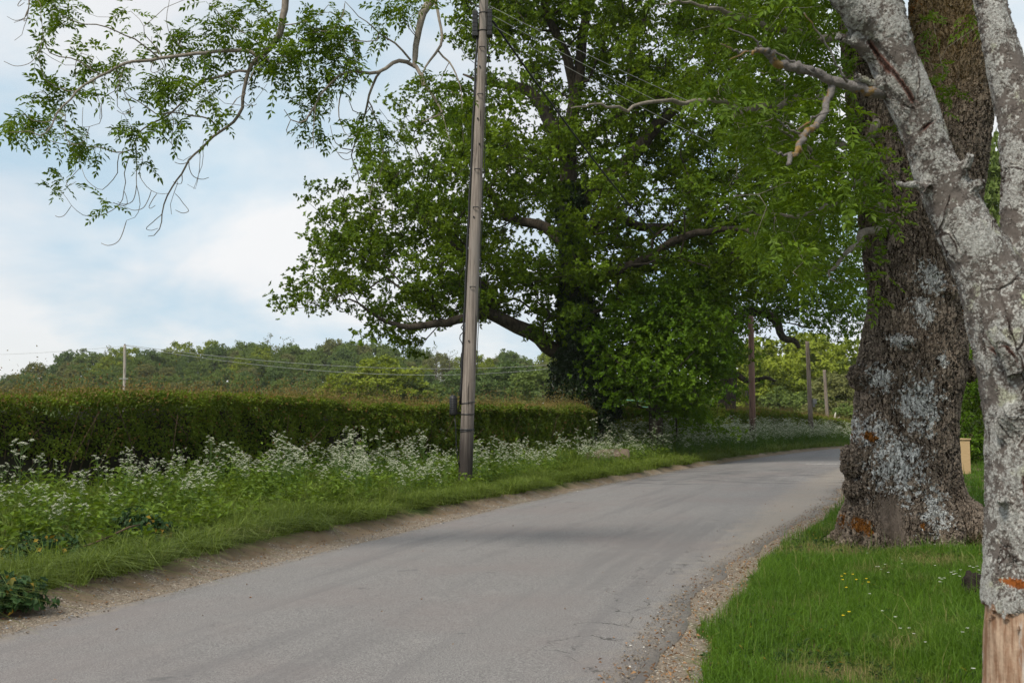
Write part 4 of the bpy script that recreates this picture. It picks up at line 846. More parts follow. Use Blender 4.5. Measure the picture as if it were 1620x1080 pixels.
    for pts, (a, b), dd in (([(640, 97), (625, 95), (608, 108), (597, 118), (570, 116), (550, 116), (530, 130), (510, 150), (500, 165), (475, 192), (460, 188), (452, 172)], (.022, .004), (10.2, 9.6)), ([(597, 118), (586, 140), (580, 165), (575, 180), (570, 200), (565, 222), (558, 245), (563, 270), (567, 290)], (.016, .004), (10.2, 10.5)),
            ([(582, 160), (595, 190), (604, 220), (605, 250), (598, 275), (590, 290), (570, 286)], (.009, .003), (10.2, 10.0)), ([(560, 240), (540, 235), (528, 222), (524, 200)], (.007, .003), (10.4, 10.4)), ([(560, 240), (535, 242), (526, 232)], (.005, .003), (10.4, 10.5)), ([(655, 103), (670, 122), (678, 142), (688, 162), (698, 182), (688, 184), (665, 195)], (.022, .005), (10.2, 9.9)),
            ([(690, -12), (697, 30), (695, 75), (680, 95), (672, 112), (668, 135)], (.020, .005), (10.3, 10)), ([(695, 75), (710, 102), (725, 130), (730, 170)], (.012, .004), (10.2, 9.8)), ([(650, 100), (640, 85), (625, 70), (600, 52), (590, 42), (570, 25), (548, 2)], (.016, .004), (10.2, 9.8)), ([(600, 58), (560, 62), (520, 60), (498, 50), (480, 30)], (.008, .003), (10, 9.6)),
            ([(550, 116), (542, 150), (540, 180), (548, 205), (556, 215)], (.008, .003), (10, 9.8)), ([(500, 165), (498, 185), (495, 215), (498, 236), (488, 235)], (.005, .003), (9.7, 9.7)), ([(660, 60), (640, 30), (636, 0)], (.006, .003), (10.2, 10)), ([(575, 180), (555, 165), (560, 140)], (.006, .003), (10.2, 10.1)), ([(575, 118), (555, 95), (545, 70), (548, 40)], (.008, .003), (10.1, 9.9)), ([(700, 180), (712, 215), (718, 240)], (.005, .003), (9.9, 9.9)), ([(655, 50), (648, 25), (610, 8)], (.006, .003), (10.2, 10))):
        L(pts, np.linspace(a, b, len(pts)), dd, None, lo)
    hang_end = S.n
    # hooked bare twiglets drooping from the hanging branches
    for q in r.choice(np.arange(lo, hang_end), 12, False).tolist() + r.choice(np.arange(lo - 560, lo), 55, False).tolist():
        b = S.p[q].copy()
        if S.rmin[q] > .03: continue
        d = np.array([r.normal() * .5 - .1, r.normal() * .3, -1.0]); ln = r.uniform(.12, .38); e = d / np.linalg.norm(d) * ln; o = np.array([r.choice([-1, 1]) * ln * .5, r.normal() * .05, ln * .22])
        S.line([b + e * .35 - o * .12, b + e * .8, b + e + o * .5, b + e + o], [.0045, .004, .0035, .003], q, .03, .015)
    hang_end = S.n
    # twig tips for the hanging leaves
    TP = [(95, 5), (95, 38), (120, 48), (140, 15), (200, 10), (70, 85), (150, 85), (240, 55), (300, 50), (345, 45), (330, 15), (375, 30), (410, 45), (430, 70), (420, 20), (395, 10), (345, 80), (300, 85), (290, 48), (215, 112), (175, 115), (265, 135), (280, 147), (310, 140), (168, 150), (100, 140), (112, 130), (60, 150), (42, 175), (22, 182), (6, 190), (120, 226), (140, 237), (70, 200), (220, 220), (205, 213), (262, 196), (285, 200), (265, 180), (360, 180), (100, 290), (155, 317), (230, 252), (450, 92), (440, 112), (470, 92), (480, 55), (492, 25), (502, 42), (540, 20), (440, 122), (395, 132), (350, 125), (335, 92), (255, 130), (130, 80), (85, 15), (110, 15), (385, 60), (365, 70), (400, 75), (415, 95), (430, 90), (395, 25), (355, 28), (378, 12), (440, 55), (460, 70), (240, 145), (175, 98), (90, 165), (30, 195), (60, 175), (125, 238), (105, 222), (320, 138), (250, 122), (445, 80), (425, 105), (300, 70),
          (525, 40), (530, 60), (555, 45), (495, 40), (485, 52), (470, 112), (610, 8), (640, 15), (680, 5), (535, 100), (530, 75), (545, 92), (555, 112), (500, 120), (515, 142), (490, 165), (500, 180), (485, 175), (500, 205), (572, 205), (590, 195), (580, 240), (575, 255), (608, 50), (560, 100), (540, 118), (525, 110), (520, 90), (510, 60), (545, 60), (480, 150), (700, 140), (690, 120), (720, 150), (560, 215), (620, 5), (655, 8), (600, 200), (585, 205), (640, 230), (650, 200), (710, 200)]
    tips = np.array([P(x, y, 10 + r.normal() * .22) for x, y in TP]); near = np.array([S.p[skip + np.argmin(np.linalg.norm(S.p[skip:hang_end] - t, axis=1))] for t in tips]); tips = near * .25 + tips * .75
    e1 = S.grow(tips, .10, .12, .04, .1, skip); sel = r.rand(len(TP)) < .15; tipsL = tips
    # the leafy mass over the lane to the left of the trunk, and more overhead
    poly = [(1040, -260), (1010, -60), (1090, 90), (1110, 210), (1150, 330), (1215, 420), (1280, 470), (1330, 455), (1350, 480), (1395, 410), (1412, 330), (1405, 240), (1350, 160), (1330, 60), (1440, -60), (1430, -260)]
    cl = []; q = 0
    for pts, dd in (([(1360, 130), (1300, 150), (1230, 170), (1185, 175), (1130, 163), (1050, 163), (960, 167), (900, 168)], (12, 9.2)), ([(1370, 60), (1290, 60), (1200, 40), (1120, 20), (1050, 0)], (12, 9)), ([(1392, 270), (1340, 290), (1290, 260), (1260, 215), (1200, 200)], (12, 10)), ([(1395, 330), (1350, 320), (1300, 330), (1250, 345), (1190, 330)], (12, 10.5)), ([(1384, 200), (1340, 230), (1290, 180), (1240, 130), (1180, 100)], (12, 13.5)), ([(1330, -60), (1250, -80), (1150, -80), (1080, -60)], (12, 9.5)), ([(1400, 350), (1360, 380), (1330, 420), (1310, 450)], (12, 11))):
        L(pts, np.linspace(.06, .006, len(pts)), dd, A(*pts[0]), 0, .12)
    lo = hang_end
    while len(cl) < 340 and q < 20000:
        q += 1; x, y = r.uniform(1000, 1440), r.uniform(-260, 480)
        if not inpoly(poly, np.array([x]), np.array([y]))[0]: continue
        if x < 1150 and r.rand() > .45: continue
        if y > 330 and r.rand() > .5: continue
        cl.append(P(x, y, r.uniform(9.2, 13.6)))
    cl = np.array(cl); S.grow(cl, .22, .14, .05, .15, hang_end)
    ov = np.stack([r.uniform(-1.5, 9.5, 190), r.uniform(6.5, 16, 190), r.uniform(9.3, 14, 190)], -1)  # unseen leaf clusters above the view, added to shade the lane and lawn
    ov = ov[(ov[:, 2] - CAMH) > ov[:, 1] * .52]; S.grow(ov, .5, .12, .02, .2, 0)
    sp = np.array([P(x, y, d) for x, y, d in ((1478, 45, 10.9), (1492, 118, 10.9), (1505, 150, 10.8), (1550, 40, 10.9), (1500, 165, 10.9), (1475, 30, 11), (1488, 128, 10.8), (1540, 30, 11))]); S.grow(sp, .2, .1, .02, .3, 0)
    rad = S.radii(.0026, 2.35, .07)
    mbt = S.tubes(rad, 1.0, skip); limb = link('limb', mbt.mesh('ash_limbs', True), M_barkash, root, base); limb['label'] = 'grey limbs and drooping bare twigs hanging over the lane'
    def dirs(pts): return nrm(r.normal(size=pts.shape) * .5 + [-.35, -.1, .1])
    parts = [ash_tufts(r, tipsL, dirs(tipsL), 10, .19, .05), ash_tufts(r, tipsL[sel] + r.normal(size=(sel.sum(), 3)) * .10, dirs(tipsL[sel]), 6, .17, .05), ash_tufts(r, cl, dirs(cl), 11, .24, .12), ash_tufts(r, ov, dirs(ov), 14, .42, .35), ash_tufts(r, sp, dirs(sp), 7, .20, .05)]
    Vs, Ts, k0 = [], [], 0
    for V, T in parts: Vs.append(V); Ts.append(T + k0); k0 += len(V)
    link('crown', mesh('ash_crown', np.concatenate(Vs), np.concatenate(Ts)), M_ash, root, base)
build_ash()

# ------------------------------------------------------------------ the leaning lichen covered tree close by
DL = 4.3
def Lp(px, py, dd=0): return P(px, py, DL) + [0, dd, 0]
def lichen_bark(base):
    g = G('lichen_bark'); v = g.coord()
    def L(px, py, dd=-.2): return tuple(Lp(px, py, dd) - base)
    wv = g.n('ShaderNodeVectorMath', {0: v, 1: g.n('ShaderNodeVectorMath', {0: g.noise(v, 12, 3, k=1), 1: (.05, .05, .05)}, operation='MULTIPLY').outputs[0]}, operation='ADD').outputs[0]
    n0 = g.noise(v, 5, 4, .6); n1 = g.noise(wv, 24, 5, .68); n2 = g.noise(v, 90, 4, .65); n3 = g.noise(v, 230, 3, .6)
    bark = g.mix(n1, (.065, .055, .050), (.195, .17, .155)); h = g.math('ADD', g.math('ADD', g.math('MULTIPLY', n0, .022), -.030), g.math('MULTIPLY', n1, .006))
    m = g.ss(g.math('ADD', g.math('ADD', g.math('MULTIPLY', n0, .85), g.math('MULTIPLY', n1, .75)), g.math('MULTIPLY', n2, .55)), 1.04, 1.11)
    fl = g.math('MINIMUM', g.ss(g.math('ABSOLUTE', g.math('SUBTRACT', g.noise(wv, 38, 4, .6), .5)), .0, .05), g.math('ADD', g.ss(g.math('ABSOLUTE', g.math('SUBTRACT', g.noise(g.mapv(wv, (1, 1, 1), (3, 1, 2)), 75, 3, .6), .5)), .0, .04), .25))
    lc = g.mix(g.ss(g.math('ADD', g.math('MULTIPLY', n2, .6), g.math('MULTIPLY', n3, .5)), .38, .72), (.19, .19, .18), (.54, .54, .52)); lc = g.mix(g.math('MULTIPLY', g.ss(g.noise(v, 7, 3), .58, .68), .45), lc, (.42, .44, .26))
    lc = g.mix(g.math('MULTIPLY', g.ss(fl, .5, .0), .8), lc, (.15, .12, .11))
    col = g.mix(m, bark, lc); h = g.math('ADD', h, g.math('MULTIPLY', m, g.math('ADD', .0015, g.math('MULTIPLY', g.math('ADD', fl, g.math('MULTIPLY', n2, 1.4)), .0024))))
    gz_ = g.ss(g.math('ADD', g.dist(v, L(1606, 480), (14, 3, 16)), n1), 1.6, 1.1); col = g.mix(g.math('MULTIPLY', gz_, m), col, (.47, .52, .30))
    # plates lifted along cracks in the bark
    vv = g.n('ShaderNodeTexVoronoi', {'Vector': g.mapv(wv, (1, 1, .55)), 'Scale': 6.0}, feature='DISTANCE_TO_EDGE').outputs[0]; ck = g.math('MULTIPLY', g.ss(vv, .030, .008), g.ss(g.noise(v, 3.1, 2), .50, .60))
    col = g.mix(g.math('MULTIPLY', ck, .9), col, (.035, .022, .018)); h = g.math('SUBTRACT', h, g.math('MULTIPLY', ck, .012))
    def seg(a, b, wd):
        nonlocal col, h
        a, b = np.array(L(*a)), np.array(L(*b)); d = b - a; ln = np.linalg.norm(d); d /= ln
        s = g.n('ShaderNodeVectorMath', operation='SUBTRACT'); g.set(s.inputs[0], g.n('ShaderNodeVectorMath', {0: v, 1: g.n('ShaderNodeVectorMath', {0: g.noise(v, 14, 3, k=1), 1: (.022, .022, .022)}, operation='MULTIPLY').outputs[0]}, operation='ADD').outputs[0]); s.inputs[1].default_value = tuple(a + .011)
        t = g.n('ShaderNodeVectorMath', {0: s.outputs[0]}, operation='DOT_PRODUCT'); t.inputs[1].default_value = tuple(d); tv = t.outputs['Value']
        x = np.cross(d, [0, 1, 0]); x /= np.linalg.norm(x); u = g.n('ShaderNodeVectorMath', {0: s.outputs[0]}, operation='DOT_PRODUCT'); u.inputs[1].default_value = tuple(x)
        e = g.ss(g.math('ABSOLUTE', u.outputs['Value']), wd, wd * .45); k = g.math('MULTIPLY', e, g.math('MULTIPLY', g.ss(tv, 0, .04), g.ss(tv, ln, ln - .06))); fr_ = g.n('ShaderNodeNewGeometry')
        ny = g.n('ShaderNodeSeparateXYZ', {0: fr_.outputs['Normal']}).outputs[1]; k = g.math('MULTIPLY', k, g.ss(ny, .1, -.2))
        col = g.mix(k, col, g.mix(g.ss(g.math('ABSOLUTE', u.outputs['Value']), wd * .3, wd * .6), (.030, .016, .013), (.15, .07, .055))); h = g.math('SUBTRACT', h, g.math('MULTIPLY', k, .014))
    seg((1350, 78), (1436, 190), .018); seg((1465, 200), (1430, 225), .010); seg((1546, 545), (1578, 582), .010); seg((1590, 740), (1596, 850), .007); seg((1605, 870), (1612, 930), .009)
    o = g.ss(g.math('ADD', g.dist(v, L(1583, 914), (27, 2, 52)), g.math('MULTIPLY', g.math('SUBTRACT', n2, .5), 2.2)), 1.2, .85); col = g.mix(o, col, (.24, .075, .018))
    # bark gone near the ground: bare wood
    z = g.n('ShaderNodeSeparateXYZ', {0: v}).outputs[2]; zc = Lp(1580, 950)[2] - base[2]
    pe = g.ss(g.math('ADD', z, g.math('ADD', g.math('MULTIPLY', g.math('SUBTRACT', n0, .5), .5), g.math('MULTIPLY', g.math('SUBTRACT', n1, .5), .22))), zc + .008, zc - .008)
    gr = g.noise(g.mapv(v, (1, 1, .09)), 45, 6, .62); g2 = g.noise(g.mapv(v, (1, 1, .22)), 12, 4, .6)
    wood = g.mix(g.ss(gr, .35, .65), (.21, .115, .07), (.44, .32, .235)); wood = g.mix(g.ss(g2, .58, .68), wood, (.46, .43, .40)); wood = g.mix(g.ss(g.noise(g.mapv(v, (1, 1, .4)), 26, 3), .66, .72), wood, (.10, .06, .045))
    col = g.mix(pe, col, wood); hw = g.math('ADD', g.math('MULTIPLY', n0, .022), g.math('ADD', g.math('MULTIPLY', gr, .006), -.045))
    hm = g.n('ShaderNodeMix', data_type='FLOAT'); g.set(hm.inputs[0], pe); g.set(hm.inputs[2], h); g.set(hm.inputs[3], hw)
    return g.done(col, .92, .12, n3, .25, .003, hm.outputs[0])
def build_lichen_tree():
    base = Lp(1660, 1180); base[2] = gz1(base[0], base[1]) - .05; mb = MB(); k = DL / F
    def tb(rows, n=28): mb.tube(np.array([Lp(x, y, dd) for x, y, _, dd in rows]), np.array([q for _, _, q, _ in rows]) * k, n)
    tb([(1668, 1230, 135, 0), (1664, 1170, 120, 0), (1657, 1080, 103, 0), (1653, 980, 97, 0), (1652, 880, 92, 0), (1653, 780, 90, 0), (1652, 690, 90, 0), (1645, 620, 92, 0), (1625, 560, 85, 0), (1598, 500, 72, 0), (1564, 430, 56, 0), (1529, 365, 49, 0), (1499, 310, 43, 0), (1471, 250, 38, -.02), (1442, 185, 38, -.05), (1413, 130, 40, -.08), (1390, 75, 42, -.1), (1376, 20, 39, -.12), (1369, -40, 36, -.15), (1360, -130, 34, -.2), (1350, -300, 20, -.3)])
    tb([(1380, 80, 30, -.1), (1345, 55, 28, -.15), (1310, 25, 25, -.2), (1280, -10, 24, -.25), (1245, -60, 22, -.3), (1190, -160, 16, -.4)], 20)
    tb([(1665, 640, 80, 0), (1662, 560, 72, .04), (1656, 480, 62, .06), (1650, 400, 54, .08), (1648, 330, 50, .1), (1646, 250, 44, .12), (1638, 170, 40, .14), (1622, 90, 35, .16), (1605, 20, 29, .18), (1590, -60, 26, .2), (1555, -200, 18, .2)])
    tb([(1652, 260, 40, .12), (1652, 150, 36, .2), (1646, 60, 28, .28), (1640, -30, 24, .35), (1650, -160, 18, .5)], 20)
    tb([(1580, 590, 22, -.16), (1560, 562, 18, -.18), (1546, 540, 14, -.18), (1535, 524, 12, -.18)], 14)
    tb([(1455, 303, 14, -.06), (1436, 299, 10, -.08), (1418, 300, 8, -.09), (1402, 298, 7, -.10)], 12)
    tb([(1375, 95, 26, -.1), (1345, 90, 16, -.13), (1322, 82, 10, -.15), (1302, 78, 8, -.15)], 14)
    tb([(1405, 150, 14, -.05), (1385, 150, 10, -.08), (1360, 140, 9, -.1), (1335, 133, 9, -.12)], 12)
    tb([(1506, 285, 18, -.06), (1510, 268, 12, -.12), (1512, 256, 9, -.15)], 14); tb([(1568, 790, 12, -.1), (1554, 784, 8, -.16)], 10)
    mb.ball(Lp(1532, 300, -.1), (.035, .03, .035), 2, .2, 3); mb.ball(Lp(1580, 660, -.1), (.08, .08, .1), 2, .3, 4)
    me = remesh(mb, .0075, 'lichen_trunk'); root = empty('dead_tree', base, 'leaning forked tree crusted in grey lichen with bark peeled off near the ground', 'tree')
    link('trunk', me, lichen_bark(np.array(base)), root, base)
    g = G('lichen_twig_bark'); v = g.coord(); c = g.mix(g.noise(v, 30, 5, .65), (.085, .068, .062), (.33, .31, .30)); c = g.mix(g.math('MULTIPLY', g.ss(g.math('ADD', g.noise(v, 9, 4, .6), g.math('MULTIPLY', g.noise(v, 50, 3), .3)), .70, .78), .8), c, (.30, .18, .045)); mt = g.done(c, .9, .1, g.noise(v, 70, 5, .7), 1.0, .014)
    mb = MB()
    def br(pts, rad, d0, d1, n=10): q = np.array([P(x, y, d) for (x, y), d in zip(pts, np.linspace(d0, d1, len(pts)))]); s = np.linspace(0, len(q) - 1, 4 * len(q)); mb.tube(np.stack([hermite(np.arange(len(q)) * 1.0, q[:, k2], s) for k2 in range(3)], -1) + .0045 * RS(5).normal(size=(len(s), 3)), np.interp(s, np.arange(len(q)), rad) * k, n)
    br([(1398, 151), (1370, 141), (1335, 133), (1310, 126), (1290, 115), (1268, 108), (1245, 104), (1225, 99), (1222, 90), (1212, 82), (1200, 79), (1188, 85)], np.array([10, 8.5, 8, 7.5, 7, 7.5, 6.5, 6, 6.5, 5, 4, 2]), 4.24, 4.0)
    br([(1320, 130), (1312, 155), (1303, 180), (1288, 200), (1272, 214), (1262, 235), (1250, 250), (1246, 262)], np.array([6.5, 5.5, 5.5, 5, 5.5, 4.2, 4, 2.2]), 4.2, 4.05)
    for pts in ([(1222, 88), (1205, 75), (1190, 60), (1150, 45)], [(1300, 125), (1260, 100), (1230, 85), (1195, 80), (1150, 95)], [(1268, 216), (1245, 200), (1230, 190)], [(1252, 246), (1235, 243), (1215, 235)], [(1262, 210), (1290, 185), (1315, 175)], [(1180, 85), (1165, 80), (1140, 70)], [(1340, 134), (1330, 110), (1300, 60), (1270, 20)]):
        br(pts, np.linspace(2.2, .8, len(pts)), 4.15, 4.0, 5)
    o = link('branch', mb.mesh('lichen_branch', True), mt, root, base); o['label'] = 'crooked side branch with yellow lichen'
build_lichen_tree()

# ------------------------------------------------------------------ grass, undergrowth, flowers
def blades(r, p, h, wd, lean=.5, bend=.5):
    n = len(p); a = r.uniform(0, 2 * math.pi, n); s = np.stack([np.cos(a), np.sin(a), 0 * a], -1); b = a + math.pi / 2 + r.normal(size=n) * .8; d = np.stack([np.cos(b), np.sin(b), 0 * b], -1)
    ln = np.abs(r.normal(size=n))[:, None] * lean; h = h[:, None]; wd = wd[:, None]; up = np.array([0, 0, 1.0])
    m = p + (up + d * ln * .5) * h * .55; t = p + up * h * (1 - .25 * bend * ln) + d * ln * h * (.6 + bend)
    V = np.stack([p - s * wd / 2, p + s * wd / 2, m - s * wd * .4, m + s * wd * .4, t], 1).reshape(-1, 3); i = np.arange(n)[:, None] * 5
    return V, np.concatenate([i + [0, 1, 3], i + [0, 3, 2], i + [2, 3, 4]], 1).reshape(-1, 3)
def on(x, y): return np.stack([x, y, gz(x, y)], -1)
def sample_u(r, n, y0, y1, u0, u1, pw=1.0):
    y = y0 + (y1 - y0) * r.rand(n) ** pw; u = r.uniform(u0, u1, n); return xy_of(u, y), y, u
def ash_clear(x, y): return np.hypot(x - 4.92, y - 12.3) > 1.0 + .1 * fbm(x * 3, y * 3, 0, 1)
def merge(parts):
    Vs, Ts, k = [], [], 0
    for V, T in parts: Vs.append(V); Ts.append(T + k); k += len(V)
    return np.concatenate(Vs), np.concatenate(Ts)
r = RS(100); parts = []
for n, y0, y1, v1, hh, ww in ((150000, 4.2, 11, 4.2, .085, .0042), (90000, 10, 17, 6.5, .09, .0055), (60000, 16, 45, 14, .15, .014)):
    y = y0 + (y1 - y0) * r.rand(n); vv = r.uniform(-.02, v1, n); x = xy_of(-vv - Lw(y), y); wob = .35 * fbm(x * 1.3, y * 1.3, 0, 77, 3)
    dry = np.zeros(n)
    for p, s in DRY: dry = np.maximum(dry, np.exp(-((x - p[0]) ** 2 + (y - p[1]) ** 2) / (s * s)))
    k = (vv + wob > .10) & ash_clear(x, y) & (r.rand(n) < .35 + 1.3 * (fbm(x * 1.1, y * 1.1, 0, 71, 3) + .5) - .18 * dry) & ~((np.abs(x - 2.3) < .3) & (np.abs(y - 4.3) < .3))
    x, y, vv = x[k], y[k], vv[k]; m = len(x); h = hh * (.55 + 1.0 * r.gamma(4, .12, m)) * (1 + .8 * fbm(x * .8, y * .8, 0, 72, 3)) * (1 - .5 * dry[k]) * np.where(r.rand(m) < .04, 2.2, 1); parts.append(blades(r, on(x, y), h, ww * r.uniform(.6, 1.3, m), .75, .6))
V, T = merge(parts); tag(link('grass', mesh('lawn_grass', V, T), M_grassR), 'short green lawn grass with dry patches round the ash trunk', 'grass', None, 'stuff')
parts = []
for n, y0, y1, u1, hh, ww in ((130000, 6, 15, 7.5, .21, .0065), (95000, 14, 27, 6.0, .22, .009), (90000, 26, 62, 5.5, .27, .022)):
    x, y, u = sample_u(r, n, y0, y1, .15, u1); b = bankn(x, y); k = (u + .42 * sst(11, 24, y) + b * .6 > .74 + .25 * r.rand(n)) & (r.rand(n) < .1 + 2.6 * (fbm(x * 1.7, y * 1.7, 0, 81, 3) + .25) * np.where(u < 2.2, 1.2, .6)); x, y, u = x[k], y[k], u[k]; m = len(x)
    h = hh * (.5 + r.gamma(4, .14, m)) * (1 + 1.2 * fbm(x * 1.6, y * 1.6, 0, 82, 3)) * np.where(u < 1.2, .8, 1) * np.where(r.rand(m) < .02, 1.7, 1); V, T = blades(r, on(x, y), h, ww * r.uniform(.6, 1.4, m), .95, 1.1); parts.append((V, T))
nt_ = 620; y = 6.3 + 34 * r.rand(nt_) ** 1.5; u = .80 + .5 * r.rand(nt_) - .42 * sst(11, 24, y) - bankn(xy_of(.8, y), y) * .6; x = xy_of(u, y); q = 70; c = np.repeat(on(x, y), q, 0) + r.normal(size=(nt_ * q, 3)) * [.045, .045, 0]
h = np.repeat(r.uniform(.14, .36, nt_), q) * r.uniform(.5, 1.1, nt_ * q); parts.append(blades(r, c, h, (.006 + .0003 * np.repeat(y, q)) * r.uniform(.6, 1.3, nt_ * q), 1.25, 1.3))
V, T = merge(parts); tag(link('grass', mesh('verge_grass', V, T), M_grassL), 'long verge grass hanging over the sandy bank of the lane', 'grass', None, 'stuff')
n = 2600; y = 4.4 + 12 * r.rand(n); vv = r.uniform(.15, 4.2, n); x = xy_of(-vv - Lw(y), y); k = ash_clear(x, y) & (fbm(x * 1.4, y * 1.4, 0, 74, 3) > -.02); x, y = x[k], y[k]; n = len(x); q = 7; c = np.repeat(on(x, y), q, 0); a = r.uniform(0, 6.28, n * q); o = np.stack([np.cos(a), np.sin(a), r.uniform(.15, .9, n * q)], -1)
V, T = quad_leaves(c + [0, 0, .02] + o * .012, nrm(o), nrm(np.tile([0, 0, 1.0], (n * q, 1)) + r.normal(size=(n * q, 3)) * .3), r.uniform(.02, .06, n * q), r.uniform(.010, .024, n * q), .3, .25); tag(link('undergrowth', mesh('lawn_weeds', V, T), M_bramble), 'low dark clover and plantain leaves mixed through the lawn grass', 'weeds', None, 'stuff')
n = 420; y = 4.4 + 11 * r.rand(n); vv = r.uniform(.05, 4.2, n); x = xy_of(-vv - Lw(y), y); k = ash_clear(x, y); V, T = blades(r, on(x[k], y[k]), r.uniform(.10, .30, k.sum()), np.full(k.sum(), .0026), .5, .5); gs = G('dead_stalk'); tag(link('grass', mesh('dead_stalks', V, T), gs.done((.27, .235, .10), .8)), 'thin straw coloured dead stalks standing in the lawn', 'grass', None, 'stuff')
# broad leaved weeds between
x, y, u = sample_u(r, 5200, 6.5, 60, 1.35, 6.0, 1.6); k = (fbm(x * .8, y * .8, 0, 91, 3) + .03 * u > -.06); x, y, u = x[k], y[k], u[k]; n = len(x); per = 16
hh = r.gamma(5, .052, n) * (1 + .012 * y); c = np.repeat(on(x, y), per, 0); t = r.rand(n * per); a = r.uniform(0, 6.28, n * per); o = np.stack([np.cos(a), np.sin(a), 0 * a], -1)
p = c + np.array([0, 0, 1.0]) * (np.repeat(hh, per) * t)[:, None] + o * .06 * r.rand(n * per)[:, None]; ax = nrm(o + [0, 0, .35] + r.normal(size=p.shape) * .35); Lf = r.uniform(.045, .115, n * per) * (1 + .010 * np.repeat(y, per))
V, T = quad_leaves(p, ax, nrm(np.tile([0, 0, 1.0], (n * per, 1)) + r.normal(size=p.shape) * .4), Lf, Lf * .52, .3, .25)
tag(link('undergrowth', mesh('verge_weeds', V, T), M_weed), 'leafy green weeds crowding the flowering verge under the hedge', 'weeds', None, 'stuff')
# pebbles and dead leaves along both edges
def pebbles(n, y0, y1, side, r):
    y = y0 + (y1 - y0) * r.rand(n) ** 1.6; u = (r.beta(1.6, 1.7, n) * (.95 - .42 * sst(11, 24, y)) - .15) if side > 0 else -(Lw(y) + r.beta(1.3, 1.4, n) * .80 - .42); x = xy_of(u, y); s = r.gamma(1.6, .0020, n) + .0018; z = np.maximum(gz(x, y), np.where((u < 0) & (u > -Lw(y) + .2), .016 + drop(x, y), -9)) + s * .3
    oc = np.array([[1, 0, 0], [-1, 0, 0], [0, 1, 0], [0, -1, 0], [0, 0, .7], [0, 0, -.7]], float); V = oc[None] * s[:, None, None] * r.uniform(.6, 1.35, (n, 6, 1)); a = r.uniform(0, 6.28, n); ca, sa = np.cos(a)[:, None], np.sin(a)[:, None]
    V = np.stack([V[..., 0] * ca - V[..., 1] * sa, V[..., 0] * sa + V[..., 1] * ca, V[..., 2]], -1) + np.stack([x, y, z], -1)[:, None]; i = np.arange(n)[:, None] * 6
    return V.reshape(-1, 3), np.concatenate([i + f for f in ([0, 2, 4], [2, 1, 4], [1, 3, 4], [3, 0, 4], [2, 0, 5], [1, 2, 5], [3, 1, 5], [0, 3, 5])], 1).reshape(-1, 3)
g = G('flint_gravel'); rr = g.n('ShaderNodeNewGeometry').outputs['Random Per Island']; gc = g.mix(rr, (.11, .09, .07), (.27, .22, .17)); gc = g.mix(g.ss(rr, .955, .97), gc, (.58, .55, .50)); gc = g.mix(g.ss(g.math('FRACT', g.math('MULTIPLY', rr, 7.0)), .86, .9), gc, (.20, .21, .23)); M_grav = g.done(gc, .8, .25)
V, T = merge([pebbles(17000, 6.2, 34, 1, r), pebbles(15000, 4.6, 18, -1, r)]); tag(link('gravel', mesh('gravel', V, T), M_grav), 'loose flint gravel washed along both edges of the lane', 'gravel', None, 'stuff')
n = 3200; y = 4.8 + 22 * r.rand(n) ** 2; sd = r.rand(n) < .75; u = np.where(r.rand(n) < .03, -Lw(y) * r.rand(n), np.where(sd, -(Lw(y) + r.normal(size=n) * .22 + .06), .55 + r.normal(size=n) * .2)); x = xy_of(u, y); p = on(x, y) + [0, 0, .016]; p[:, 2] = np.maximum(p[:, 2], .03 * ((u < .1) & (u > -Lw(y) - .1)))
ax = rnd_dir(r, n); ax[:, 2] *= .25; V, T = quad_leaves(p, ax, nrm(np.tile([0, 0, 1.0], (n, 1)) + r.normal(size=(n, 3)) * .35), r.uniform(.014, .042, n), r.uniform(.008, .022, n), .5, .3)
g = G('dead_leaf'); rr = g.n('ShaderNodeNewGeometry').outputs['Random Per Island']; tag(link('leaf_litter', mesh('leaf_litter', V, T), g.done(g.mix(rr, (.10, .05, .025), (.36, .20, .09)), .8)), 'small dead brown leaves blown along the lane edges', 'leaves', None, 'stuff')

